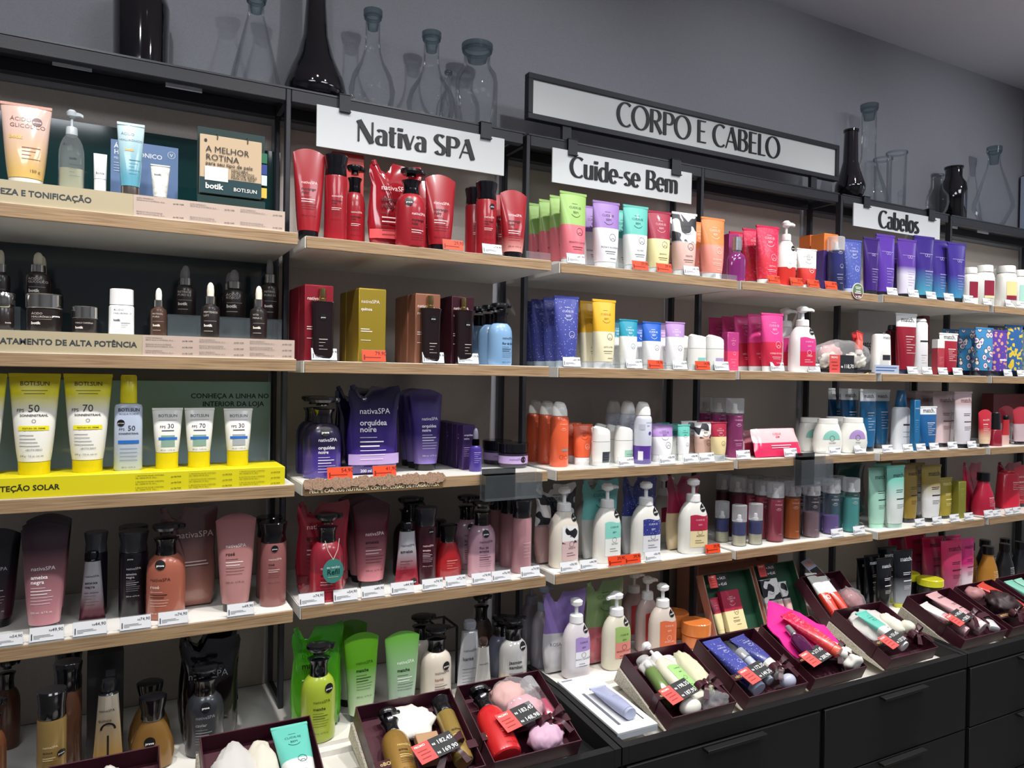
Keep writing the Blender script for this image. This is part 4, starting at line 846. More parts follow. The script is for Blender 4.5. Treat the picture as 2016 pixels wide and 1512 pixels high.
G('pump', 3, 2, 1579, 603, 46, .035, 'white pump bottle with magenta label', c='eeeaea', lb='d9408c,cf2848@.5', lc='f8c0dc', lc2='ffe0e8', nm='CEREJA', n=2, dy=.07, st=(.26, .62))
# bay 4 row 2
G('sham', 4, 2, 1733, 655, 34, .04, 'white bottle with dark label block', c='efeeea', cap='26282e', hb=.97, ca=.2, dz=.004, pr=[('t', 'match.', -.1, .84, .22, '2b2c30'), ('b', -.1, .45, .38, .25, '2b2c30')])
G('sham', 4, 2, 1757, 640, 28, .1, 'dark red shampoo bottle set back', c='5a1420', cap='17171b', hb=.9)
def match(bay, row, cx, top, w, yb, desc, c, pc='f0e6e6', hd=None, **k):
    it = P_match(pc, .81) if not hd else [('t', 'match.', -.3, .86, .24, '26282e', 'l', .01)]+P_bars(pc, .62, 7, -.15, .42)
    G('tube', bay, row, cx, top, w, yb, desc, c=c, **{**dict(cap='26282e', ch=.08, a0=.36, co=.5, ro=.22, pr=it), **k})
match(4, 2, 1783, 617, 36, .035, 'dark red hair tube, white top', 'e2e2e2,8c1a2c@.76', hd=1, cap='26304a')
G('sham', 4, 2, 1811, 628, 26, .04, 'slim white bottle', c='e8e8ea', cap='f0f0f0', hb=.95, ca=.4, pr=[('b', -.2, .4, .6, .1, '2b2c30')]+P_bars('a0606a', .35, 4, -.1, .4))
G('carton', 4, 2, 1817, 622, 24, .1, 'dark red carton behind slim bottle', c='6e1424', d=.8, pr=[('t', 'match.', -.35, .82, .26, 'f0e6e6')])
G('carton', 4, 2, 1846, 668, 25, .03, 'small rose serum carton, white top', c='e8e8e6,b0404c@.76', d=.8, pr=P_bars('f0d8d8', .5, 5, -.3, .6))
match(4, 2, 1866, 656, 32, .035, 'small dark red hair tube, white top', 'e8e8e6,9a1c30@.8', hd=1)
def fruit(bay, cx, top, w, desc, c, pat, **k): G('tube', bay, 2, cx, top, w, k.pop('y', .035), desc, c=c, pat=pat, cap='1c1e2c', ch=.12, a0=.42, cw=.42, b0=.16, sc=c, pr=k.pop('pr', [('b', -.0, .45, .36, .07, '6a4a9c')]), **k)
fruit(4, 1936, 645, 30, 'blue coconut patterned hair tube', '3f88bc', 'ring:f0ece6', n=3, dy=.055)
fruit(5, 1965, 650, 28, 'purple almond patterned hair tube', '5a3fa0', 'blob:d89a86', pr=[('b', -.1, .45, .36, .07, 'e8dcec')])
fruit(5, 1995, 640, 29, 'blue banana patterned hair tube', '2c5f9c', 'banana:ddc23c', pr=[('b', .0, .45, .36, .07, 'ddd04c')], n=2)
fruit(5, 2022, 650, 24, 'grey hair tube cut by the frame', '56707a', 'blob:7a9098')
# bay 2 row 3
OA = 'e2603a'
G('aero', 2, 3, 1101, 791, 37, 921, 'orange aerosol deodorant can', c=OA, n=3, dy=.07, pr=P_csb('f6c8b0', '', v=.62, ic=0)+[('b', -.1, .3, .27, .12, '8a8a86'), ('o', -.12, .16, .12, .02, 'a83a20', 0, 360), ('o', .16, .16, .12, .02, 'a83a20', 0, 360)])
csb(2, 3, 1146, 835, 37, 917, 'small orange hand tube', OA, 3, '', pc='a83a20', pc2='f6d8c8', ch=.2, dy=.06)
roll(2, 3, 1183, 840, 34, 917, 'white roll-on with dark base', '3a3c46', 3)
roll(2, 3, 1227, 839, 35, 914, 'white roll-on with pale green base', '9ccab4', 3)
G('aero', 2, 3, 1265, 791, 36, 915, 'white and violet aerosol can', c='d5d9e6,5f3aa0@.38', n=3, dy=.075, pr=[('t', 'CUIDE-SE', -.05, .66, .1, '6a70a0'), ('t', 'BEM', .0, .61, .1, '6a70a0'), ('d', .2, .5, .1, '5f3aa0'), ('b', -.4, -.1, .6, .3, 'c4c8d8'), ('b', -.42, -.2, .14, .5, 'f0f0f2')])
csb(2, 3, 1302, 836, 42, 911, 'small lilac and white tube', 'a884c2,ecebee@.6', 3, '', pc='6a4a84', pc2='444450', ch=.2, dy=.05)
csb(2, 3, 1325, 834, 26, .08, 'dark teal tube set back', '3f9488,e0e4e0@.6', 2, '', pc='204a44', ch=.18, dy=.05)
csb(2, 3, 1345, 836, 24, 909, 'small teal and white tube', '6ac4b4,ecebee@.6', 1, '', pc='204a44', ch=.2)
csb(2, 3, 1384, 831, 34, 907, 'small cow spotted tube', 'e8e8e8,d8b2a4@.55', 2, '', pc='44444c', pc2='55333a', pat='cow:2a2a30', ch=.18, dy=.06)
csb(2, 3, 1414, 831, 30, 906, 'small crimson and cream tube', 'a82340,e8d4a0@.55', 2, '', pc='e9b9c0', pc2='5a4a20', ch=.18, dy=.06)
G('mist', 2, 3, 1446, 784, 36, 904, 'magenta body spray, clear cap', c='a83c80', tint='d8a0c4', n=3, dy=.07, pr=P_csb('eec8e0', 'CEREJA DE FASES', ic=0, v=.6))
# bay 3 row 3
G('oval', 3, 3, 1628, 824, 50, 895, 'white oval shampoo, mint label', c='f', lb='8ccabb', nm='NUVEM', n=2, dy=.07)
G('oval', 3, 3, 1678, 822, 49, 894, 'white oval shampoo, lilac label', c='f', lb='b094cc', nm='ROSA', n=2, dy=.07)
# bay 3 row 3/4 blue match tubes
BL = 'dcdfe4,1c5c8a@.79'
match(3, 3, 1672, 765, 32, .12, 'blue hair tube behind shampoo bottles', 'dcdfe4,1c4a70@.8', hd=1, n=2)
match(4, 3, 1708, 766, 29, .1, 'blue hair tube set back', BL, hd=1)
match(4, 3, 1735, 767, 27, 884, 'blue hair tube, white top, left', BL, hd=1, n=2, cap='5a6068')
G('sham', 4, 3, 1773, 768, 31, 886, 'white bottle with blue cone cap', c='e6e8ee', cap='1c5c8a', hb=.72, ca=.34, ct=.6, ta=.46, pr=[('b', -.05, .45, .42, .08, '2b2c30'), ('b', -.05, .35, .3, .02, '6a6a70'), ('b', -.05, .35, .22, .02, '6a6a70')])
G('carton', 4, 3, 1801, 787, 20, .035, 'slim blue carton', c='1f6a9c', d=.7, pr=[('t', 'match.', -.4, .82, .28, 'f0f4f8')]+P_bars('cfe0f0', .6, 6, -.35, .6))
match(4, 3, 1825, 800, 32, 887, 'small blue hair tube, white top', 'e2e4e8,1c5c94@.8', hd=1)
match(4, 3, 1854, 771, 33, 882, 'rose white hair tube, left', 'b8a0a2,dcc4c6@.72~.05', pc='6a4a50', n=3, dy=.07)
match(4, 3, 1895, 771, 31, 882, 'rose white hair tube, right', 'b8a0a2,d8d4da@.72~.05', pc='6a4a50', n=3, dy=.05)
G('arch', 5, 3, 1938, 806, 24, .04, 'small red to peach tube', c='c0283a,e8c8a8@.3~.15', cap='1c1c20', pr=P_nat('f4d8d0', 'ameixa', v=.7))
G('sham', 5, 3, 1960, 812, 20, .045, 'small red bottle, tall black cap', c='8c1830', cap='141418', hb=.5, ca=.4)
G('hand', 5, 3, 1979, 818, 14, .05, 'tiny red sample tube', c='c03038,d8b0a8@.4', cap='141418')
G('arch', 5, 3, 2008, 800, 26, .05, 'silver and red tube at right edge', c='b03040,c8b0b8@.5', n=2)
G('carton', 5, 3, 1990, 775, 110, .26, 'dark red backing box at the back', c='6a2028', d=.15)
# bay 2 row 4
def pump(bay, row, cx, top, w, yb, desc, lb, nm, lc, lc2, c='e6e4de', **k): G('pump', bay, row, cx, top, w, yb, desc, c=c, lb=lb, nm=nm, lc=lc, lc2=lc2, **{**dict(st=(.25, .62), co=.3), **k})
G('pouch', 2, 4, 1092, 948, 84, .12, 'white and pink cow refill pouch', c='cfcdcc,b58f8c@.48', pat='cow:1c1c22', co=.8, pr=P_csb('44444c'))
pump(2, 4, 1110, 957, 56, 1115, 'cream pump bottle with cow label', 'e8e8e8,d3b4b4@.55', 'DELEITE', '33333a', '4a3a3a', lpat='cow:1c1c22', c='e0d8ca', nz=.8)
G('pouch', 2, 4, 1180, 940, 74, .11, 'teal and grey refill pouch', c='6fb9b4,b9bab8@.5', co=.8, pr=P_csb('2c5a56'))
pump(2, 4, 1195, 951, 52, 1107, 'white pump bottle with teal label', '8ad2c4,e8ebe6@.5', 'NUVEM', '2c5a56', '44505a', n=2, dy=.1, nz=.1)
G('pouch', 2, 4, 1257, 935, 70, .11, 'navy starry refill pouch', c='2d3478,b9b9bc@.5', pat='stars:b0b8e8', co=.8)
pump(2, 4, 1271, 948, 54, 1099, 'white pump bottle with navy label', '333a86,e2e2e6@.5', 'BOA NOITE', 'd8ddf5', '44444c', lpat='stars:c0c8f0', nz=1.2)
G('pump', 2, 4, 1306, 934, 42, .2, 'white pump with red label at back', c='cfcac6', lb='8c1f38,d8c8a0@.5', lc='e0b0b8', lc2='5a4a20', nm='')
G('pouch', 2, 4, 1343, 933, 66, .1, 'crimson and beige refill pouch', c='8c1c3c,c9b48e@.5', co=.9)
pump(2, 4, 1364, 942, 52, 1088, 'white pump bottle with crimson label', 'b02848,e8d8a8@.5', 'BEIJINHO', 'e9b9c0', '5a4a20', nz=1.3)
# bay 3 row 4
for cx, top, w, bt, d_ in ((1421, 987, 28, 1070, 'left'), (1455, 994, 29, 1078, 'middle'), (1487, 991, 28, 1075, 'right')):
    G('mist', 3, 4, cx, top, w, bt, 'small navy and cream spray, %s' % d_, c='2f3878,dcd6b8@.45', tint='c8ccd8', ch=.4, hb=.6, cap='f4f4f6', pr=P_bars('8a8a70', .25, 4, -.3, .55))
def mist(cx, top, w, bt, desc, c, tint, n=1, lv=.95, cap='d8d8dc', **k): G('mist', 3, 4, cx, top, w, bt, desc, c=c, tint=tint, n=n, lv=lv, cap=cap, dy=k.pop('dy', .055), pr=P_csb('d8c8c8', v=.6, ic=0), **k)
mist(1526, 950, 34, 1070, 'ruby body spray, clear cap', 'a83450', 'd8a0ac', 4)
mist(1559, 948, 34, 1064, 'amber orange body spray, clear cap', 'b8622e', 'd8ac88', 4)
mist(1597, 947, 34, 1061, 'smoky rose body spray, clear cap', '9a7c84', 'c4c0cc', 3, .6)
mist(1636, 943, 35, 1055, 'violet body spray, half full', '8a6cb0', 'b8bed8', 2, .45)
mist(1675, 941, 34, 1051, 'teal body spray, clear cap', '58b0ac', 'b0dcdc', 2, .85)
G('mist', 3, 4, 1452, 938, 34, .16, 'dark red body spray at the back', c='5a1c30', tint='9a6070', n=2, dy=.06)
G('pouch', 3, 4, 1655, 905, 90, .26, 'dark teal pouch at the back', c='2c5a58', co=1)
# bay 4 row 4
match(4, 4, 1726, 920, 32, 1043, 'mint hair tube, left', '8cc0ae,a8d4c0@.5~.4', pc='1f3a34', cap='a8dcc4')
match(4, 4, 1762, 916, 32, 1041, 'mint to white hair tube', '78c4b4,dce4e0@.55~.2', pc='1f3a34', cap='a8c8bc', n=2)
match(4, 4, 1791, 914, 28, 1032, 'olive gold hair tube, left', '8c7430', pc='1c1a14', n=3, dy=.05)
match(4, 4, 1832, 915, 34, 1031, 'olive to white hair tube', '8c7a34,e0e0e0@.5~.15', pc='1c1a14', n=2)
match(4, 4, 1859, 940, 26, 1024, 'small olive hair tube', '9a8a34', pc='e8dc9c')
G('carton', 4, 4, 1887, 947, 28, 1022, 'small olive carton', c='7c7a2c', d=.7, pr=P_bars('c8c45c', .8, 6, -.3, .5))
G('pouch', 4, 4, 1912, 908, 36, .12, 'crimson refill pouch, fifth bay end', c='a01c3c', co=1)
G('funnel', 4, 4, 1935, 930, 44, 1016, 'crimson flared shampoo bottle', c='b0203c', pr=P_bars('f4d8d8', .42, 5, .0, .35))
G('sham', 5, 4, 1983, 926, 38, 1004, 'crimson conditioner bottle', c='c01f38', cap='b01c34', hb=.95, ca=.3, pr=P_bars('f4d8d8', .7, 5, .0, .35))
G('pouch', 5, 4, 1985, 908, 44, .14, 'crimson refill pouch, rightmost bay', c='a01c3c', co=1)
G('arch', 5, 4, 2010, 915, 28, 1000, 'coral red tube at right edge', c='c0283a', pr=P_nat('f4d8d0', 'ameixa', v=.7))
# counter bays 2..5
pump(2, 5, 1134, 1178, 53, 1342, 'white pump bottle with lilac label', 'a68cc8,e6e6ea@.5', 'ROSA E ALGODÃO', '4a3a5c', '44444c', c='d9d2d6', lr=(-.18, .44, .16, .52), nz=1.4)
pump(2, 5, 1213, 1165, 54, 1326, 'white pump bottle, green and pink label', '9cbc6c,dd8a80@.5', 'BENDITO CACTO', '3f5a34', '5a2028', c='ddd8c4', lr=(-.2, .46, .16, .56), nz=3.4)
pump(2, 5, 1304, 1149, 50, .03, 'white pump bottle with orange label', 'e2724a', 'PESSEGURA', 'fbe0cc', 'fbe0cc', c='dccfc4', nz=1.0)
G('pump', 2, 5, 1274, 1135, 44, .1, 'pinkish pump bottle behind', c='cdb4b0', lb='c8403c', lc='e8a090', nm='')
G('pump', 2, 5, 1247, 1126, 46, .2, 'rosy pump bottle at the back', c='b39a98', lb='b8383a', lc='e8a090', nm='')
G('pouch', 2, 5, 1110, 1160, 88, 1330, 'lilac and white refill pouch', c='8a72b4,c9c6ca@.5', co=1, pr=[('t', 'ROSA E ALGODÃO', 0, .35, .09, '44444c', 'c')])
G('pouch', 2, 5, 1188, 1138, 80, 1308, 'green and pink refill pouch', c='7c9460,b8606a@.45', co=1, pr=P_csb('3f5a34', 'BENDITO CACTO'))
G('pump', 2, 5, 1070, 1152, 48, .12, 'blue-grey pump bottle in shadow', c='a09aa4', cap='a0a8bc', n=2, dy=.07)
G('jar', 2, 5, 1369, 1222, 60, .06, 'round orange body butter jar', c='d97a3c', cap='e08040', cme=0, hl=.5, n=2, dy=.1)
match(3, 5, 1700, 1098, 26, .13, 'black charcoal hair tube, set back', '101218', pc='d8d8dc')
match(4, 5, 1739, 1098, 28, .045, 'black charcoal hair tube', '101218', pc='e8e8ec', n=2)
match(4, 5, 1776, 1083, 33, .04, 'black to silver charcoal hair tube', '101218,9aa0a8@.3~.2', pc='e8e8ec', cap='c8c830', n=2)
G('jar', 4, 5, 1830, 1138, 54, .06, 'black mask jar with yellow lid', c='17171b', cap='d8d42c', cme=0, hl=.65, n=2, dy=.09)
match(4, 5, 1872, 1064, 36, .05, 'hot pink hair tube', 'c02458,a04a6c@.5~.3', pc='4a0c28', cap='141418', n=4, dy=.045)
match(4, 5, 1902, 1060, 26, .055, 'magenta to white hair tube', 'c02470,d8c8d4@.35~.15', pc='5a0c38', cap='141418', n=2)
G('funnel', 4, 5, 1944, 1075, 40, .06, 'golden flared shampoo bottle', c='a8742c', n=2, dy=.08, pr=P_bars('e8d8b0', .4, 5, .0, .35))
G('funnel', 5, 5, 1977, 1070, 38, .07, 'black flared shampoo bottle', c='17181c', n=2, dy=.08, pr=P_bars('d8d8dc', .4, 5, .0, .35))
G('funnel', 5, 5, 2008, 1066, 36, .08, 'black bottle at right edge', c='1c1d24', n=2)
# ---------------------------------------------------------------- signs, strips and risers on the left bay
def quad_x(pa, pb, y): a = at(*pa, y); b = at(*pb, y); return a, b
def strip(row, yt, yb, x1px, xs, text, tpx, vis, cols, label, rows, y=.008):
    z0 = SHZ[(0, row)]+.0014; zt = at(x1px, yt, y).z; X1 = at(x1px, yt, y).x; X0 = -.66; r = thing('shelf_strip', label, 'sign', (X0, y, z0)); h = zt-z0
    xm = at(xs, yt, y).x-X0
    m = MB(); m.box(0, xm, -.0005, .0015, 0, h, M(cols[0], .45)); part('title_panel', m, r)
    m = MB(); m.box(xm+.0003, X1-X0, -.0006, .0015, 0, h, M(cols[1], .45)); part('price_panel', m, r)
    m = MB(); m.box(0, X1-X0, .0018, .012, h-.0015, h, M(cols[0], .5)); part('back_ledge', m, r)
    xe = at(tpx, yt, y).x-X0
    vs, fs, wd = txt(text, .025); sc = size = fit(vis, xe-(at(0, yt, y).x-X0), .025); it = [('t', text, xe-wd*sc, h*.5-size*.34, sc, '3d4448', 'l', .025)]
    w3 = (X1-X0-xm)/3
    for c in range(3):
        for k in range(rows):
            u = xm+w3*c+.006; v = h*(.84-.7*k/max(1, rows-1)*.9) if rows > 1 else h*.7
            it += [('t', 'PRODUTO DE ALTA POTÊNCIA' if k % 2 else 'ÁCIDO MANDÉLICO', u, v, .0034, '55585c'), ('t', 'SÉRUM DE ALTA POTÊNCIA, 30 ml ......', u, v-.0042, .0034, '55585c'), ('t', 'por R$ 114,90', u+w3*.68, v-.0042, .0034, '33363a', 'l', .02)]
    part('print', prn(it, 1, 1, lambda x, z: -.0006), r); return r
strip(1, 417, 0, 561, 262, 'LIMPEZA E TONIFICAÇÃO', 180, 'EZA E TONIFICAÇÃO', ('b8ab8d', 'c4afa2'), 'cream strip reading E Tonificação along top shelf edge, leftmost bay', 2)
strip(2, 670, 0, 580, 280, 'TRATAMENTO DE ALTA POTÊNCIA', 270, 'ATAMENTO DE ALTA POTÊNCIA', ('b8ab8d', 'c4afa2'), 'cream strip reading Alta Potência along second shelf edge, leftmost bay', 3)
# yellow riser
X1 = at(561, 930, .006).x; z0 = SHZ[(0, 3)]+.0012; r = thing('display_riser', 'long yellow riser reading Proteção Solar under the sunscreens', 'display stand', (-.66, .006, z0)); wd = X1+.66; h = YZ-.0013
m = MB(); m.box(0, wd, 0, .13, 0, h, M('e2d61c', .4), b=.001); part('riser_box', m, r)
u0 = at(262, 950, .006).x+.66; w3 = (wd-u0)/3; tx = at(118, 950, .006).x+.66; vs, fs, tw = txt('PROTEÇÃO SOLAR', .025); ys = fit('TEÇÃO SOLAR', tx-at(0, 950, .006).x-.66, .025)
it = [('t', 'PROTEÇÃO SOLAR', tx-tw*ys, h*.36, ys, '33331c', 'l', .025)]
for c in range(3):
    for k in range(3):
        it += [('t', '%d. PROTETOR SOLAR CORPORAL' % (3*c+k+1), u0+w3*c+.004, h*(.8-.3*k), .0036, '4a4a20'), ('t', 'GEL CREME FPS 50, 200 g .....', u0+w3*c+.004, h*(.8-.3*k)-.0045, .0036, '4a4a20'), ('t', 'por R$ 79,90', u0+w3*c+w3*.7, h*(.8-.3*k)-.0045, .0036, '33331c', 'l', .02)]
part('print', prn(it, 1, 1, lambda x, z: 0), r)
# glossy back panels
def panel(bay, row, pl, pr_, pt, y, col, label, txts=(), ro=.08, h=None):
    a = Vector((-.655, y, 0)); b = at(pr_, 600, y); z0 = SHZ[(bay, row)]+.0014; zt = min(at(pr_, pt, y).z, SHZ.get((bay, row-1), 9)-.028)
    r = thing('back_panel', label, 'display panel', (a.x, y, z0)); w_ = b.x-a.x; hh = zt-z0
    m = MB(); m.box(0, w_, 0, .006, 0, hh, M(col, ro, coat=.5)); part('board', m, r)
    m = MB(); m.box(0, w_, -.012, -.0005, 0, .004, THIN('dde4e6', .05)); part('foot', m, r)
    if txts: part('print', prn([('t', s, w_+dx, hh+dz, sz, c, al, .02) for s, dx, dz, sz, c, al in txts], 1, 1, lambda x, z: 0), r)
    return r
panel(0, 1, -330, 548, 300, .337, '17393a', 'glossy dark green back panel on the top shelf')
panel(0, 2, -330, 548, 505, .337, '3a454b', 'glossy dark grey back panel on the second shelf')
panel(0, 3, -330, 535, 752, .29, '9cc2d0,bcd4d4@.5~.4', 'glossy blue-green panel behind the sunscreens', [('CONHEÇA A LINHA NO', -.19, -.042, .017, '1d2f3a', 'l'), ('INTERIOR DA LOJA', -.163, -.062, .017, '1d2f3a', 'l')])
# blue card
y = .15; a = at(218, 300, y); b = at(351, 300, y); z0 = SHZ[(0, 1)]+.0014; zt = at(218, 273, y).z; r = thing('info_card', 'slate blue acid information card standing behind the tubes', 'card', (a.x, y, z0))
m = MB(); m.box(0, b.x-a.x, 0, .002, 0, zt-z0, M('5f7ba6', .45)); part('card', m, r); m = MB(); m.box(0, b.x-a.x, -.02, -.0004, 0, .012, M('16383c', .4)); part('foot', m, r)
h = zt-z0; part('print', prn([('t', 'ÁCIDO', .006, h-.018, .014, 'dfe6f0', 'l', .02), ('t', 'HIALURÔNICO', .006, h-.031, .014, 'dfe6f0', 'l', .02), ('t', 'PELE', .006, h-.042, .007, 'dfe6f0'), ('o', b.x-a.x-.014, h-.018, .008, .0008, 'dfe6f0', 0, 360), ('t', 'V', b.x-a.x-.014, h-.022, .01, 'dfe6f0', 'c', .02)]+[('b', .006, .03, h-.05-.006*i, .0012, 'c4d0e2') for i in range(4)], 1, 1, lambda x, z: 0), r)
# flip chart
y = .03; a = at(393, 330, y); b = at(515, 330, y); z0 = SHZ[(0, 1)]+.0014; zt = at(393, 262, y).z; zf = at(450, 392, y).z
r = thing('flip_display', 'beige flip card on dark green easel by the frame post', 'display stand', (a.x, y, z0)); w_ = b.x-a.x; h = zt-z0; k0 = zf-z0-.0+.008
m = MB(); m.box(-.004, w_+.008, .01, .014, 0, h+.018, M('12302f', .4)); m.box(-.004, w_+.008, -.004, .0135, 0, k0-.006, M('12302f', .4)); part('easel', m, r)
m = MB(); m.box(0, w_, 0, .006, k0, h, M('c6ad8e', .45), b=.001); part('front_card', m, r)
m = MB(); m.box(0, w_, -.0012, -.0002, k0, k0+(h-k0)*.27, M('1c3c42', .4)); part('footer_band', m, r, 'dark teal lower band')
for i, (c, zz) in enumerate((('1f6a4a', .085), ('2a3f86', .06), ('d0dfe0', .036), ('d8b84c', .008))):
    m = MB(); m.box(w_+.0003, w_+.012, .001, .005, k0+zz-.004, k0+zz+.018, M(c, .4)); part('index_tab', m, r, ('green', 'blue', 'white', 'yellow')[i]+' index tab')
for x in (.035, w_-.03):
    m = MB(); m.tube([(x, .006+.009*cos(t*pi/6), h-.002+.009*sin(t*pi/6)) for t in range(-2, 9)], .0011, 6, M('c8c8c8', .2, 1.)); part('ring', m, r)
fc = '2a2a2e'
Hc = h-k0; cv = lambda v: k0+v*Hc
part('print', prn([('d', w_*.09, cv(.9), .003, fc), ('t', 'A MELHOR', w_*.09, cv(.71), fit('A MELHOR', .7*w_), fc), ('t', 'ROTINA', w_*.09, cv(.57), fit('A MELHOR', .7*w_), fc), ('t', 'para seu tipo de pele', w_*.09, cv(.485), fit('para seu tipo de pele', .76*w_), fc, 'l', .01)]+[('t', q, w_*.5, cv(.42-.045*i), fit('DE BOTIK IDEAIS', .42*w_), fc, 'l', .01) for i, q in enumerate(('DESCUBRA', 'OS PRODUTOS', 'DE BOTIK IDEAIS', 'PARA SUA PELE!'))]+[('b', w_*.08, w_*.45, cv(.34), .24*Hc, 'efece4'), ('t', 'botik', w_*.09, cv(.08), fit('botik', .28*w_), 'f0ede6', 'l', .03), ('t', 'BOTI.SUN', w_*.54, cv(.08), fit('BOTI.SUN', .38*w_), 'f0ede6', 'l', .01)], 1, 1, lambda x, z: -.0012), r)
for row_, x1_, y0_, y1_, h_ in ((1, 385, .022, .13, H1-.0016), (2, 560, .022, .126, H2-.0016)):
    xx = at(x1_, 640, .06).x; r = thing('low_riser', 'low white riser hidden behind the cream strip, %s' % ROWN[row_], 'display stand', (-.66, y0_, SHZ[(0, row_)]+.0014)); m = MB(); m.box(0, xx+.66, 0, y1_-y0_, 0, h_, M('d8d6d0', .5)); part('riser_block', m, r)
# clear acrylic risers
AC = THIN('c4d0d6', .1, .1)
ACR = THIN('98a4aa', .25, .3)
for i, (x0, x1, y0, y1, hz) in enumerate(((330, 395, .128, .225, RZ-.0016), (432, 492, .128, .225, RZ-.0016), (512, 552, .128, .225, RZ-.0016), (-20, 40, .128, .225, RZ-.0016), (52, 104, .128, .225, RZ+.0104))):
    a = at(x0, 640, y0); b = at(x1, 640, y0); r = thing('acrylic_riser', 'clear acrylic riser under the %s' % ('retinol dropper with grey bulb', 'kojic acid dropper', 'tall retinol dropper', 'dropper cut by the frame', 'glycolic acid dropper')[i], 'display stand', (a.x, y0, SHZ[(0, 2)]+.0014))
    m = MB(); w_ = max(.05, b.x-a.x); m.box(0, w_, 0, y1-y0, hz-.003, hz, ACR); m.box(0, w_, 0, .002, 0, hz-.0032, ACR); m.box(0, w_, y1-y0-.002, y1-y0, 0, hz-.0032, ACR); part('riser_block', m, r)

# ---------------------------------------------------------------- price tags
USED = {}
def ptag(bay, row, cx, py, w, col='w', price='49,90', y=.004):
    zb = zof(bay, row)+.0014; best = min([q for q in PLACED if q[0] == bay and q[1] == row and not any(k_ in q[3] for k_ in ('back', 'behind', 'shadow'))] or PLACED, key=lambda q: abs(q[2]-cx))
    X = at(cx, py, y).x; W = max(.024, at(cx+w/2, py, y).x-at(cx-w/2, py, y).x); H = W*.5
    cn = {'w': 'white', 'o': 'orange'}[col]; k = (bay, row, best[3], cn); USED[k] = USED.get(k, 0)+1
    side = '' if USED[k] == 1 else (' right' if cx > USED.get(k+(1,), cx) else ' left'); USED.setdefault(k+(1,), cx)
    lab = '%s price tag%s before %s, %s' % (cn, {'': '', ' right': ' right', ' left': ' left'}[side] and ' (%s)' % side.strip(), best[3], BAYN[bay]+' '+str(ROWN[row]))
    lab = ' '.join(lab.split()[:16]) if USED[k] < 3 else '%s price tag priced %s, third one along %s, %s' % (cn, price, ROWN[row], BAYN[bay])
    r = thing('price_tag', lab, 'price tag', (X, y, zb), 0, 'shelf price tags'); T = Matrix.Rotation(rad(-12), 4, 'X')
    c = M('e8e9ec' if col == 'w' else 'e6461c', .45)
    m = MB(); m.box(-W/2, W/2, -.0004, .0004, .002, H, c, T); part('card', m, r)
    m = MB(); m.box(-W/2-.001, W/2+.001, .0008, .0015, 0, H+.0015, AC, T); m.box(-W/2-.001, W/2+.001, -.006, .0014, 0, .0008, AC); part('holder', m, r)
    pm = prn([('t', 'R$', .06, .66*H/W, .08, '2b2b30'), ('t', price, .15, .64*H/W, .15, '2b2b30', 'l', .0), ('b', -.38, .1, .45*H/W, .014, '6a6d73'), ('b', -.38, .2, .36*H/W, .014, '6a6d73'), ('b', -.38, -.2, .27*H/W, .014, '6a6d73'), ('b', -.45, -.42, .4*H/W, .2, '3b3b40')] if col == 'w' else
             [('t', price, .05, .6*H/W, .22, '7a1c0c', 'l', .01), ('b', -.4, .3, .4*H/W, .035, '8c2410'), ('b', -.44, -.38, .4*H/W, .2, '7a1c0c')], W, W, lambda x, z: -.0005)
    pm.v = [tuple(T @ Vector(v)) for v in pm.v]; part('print', pm, r)
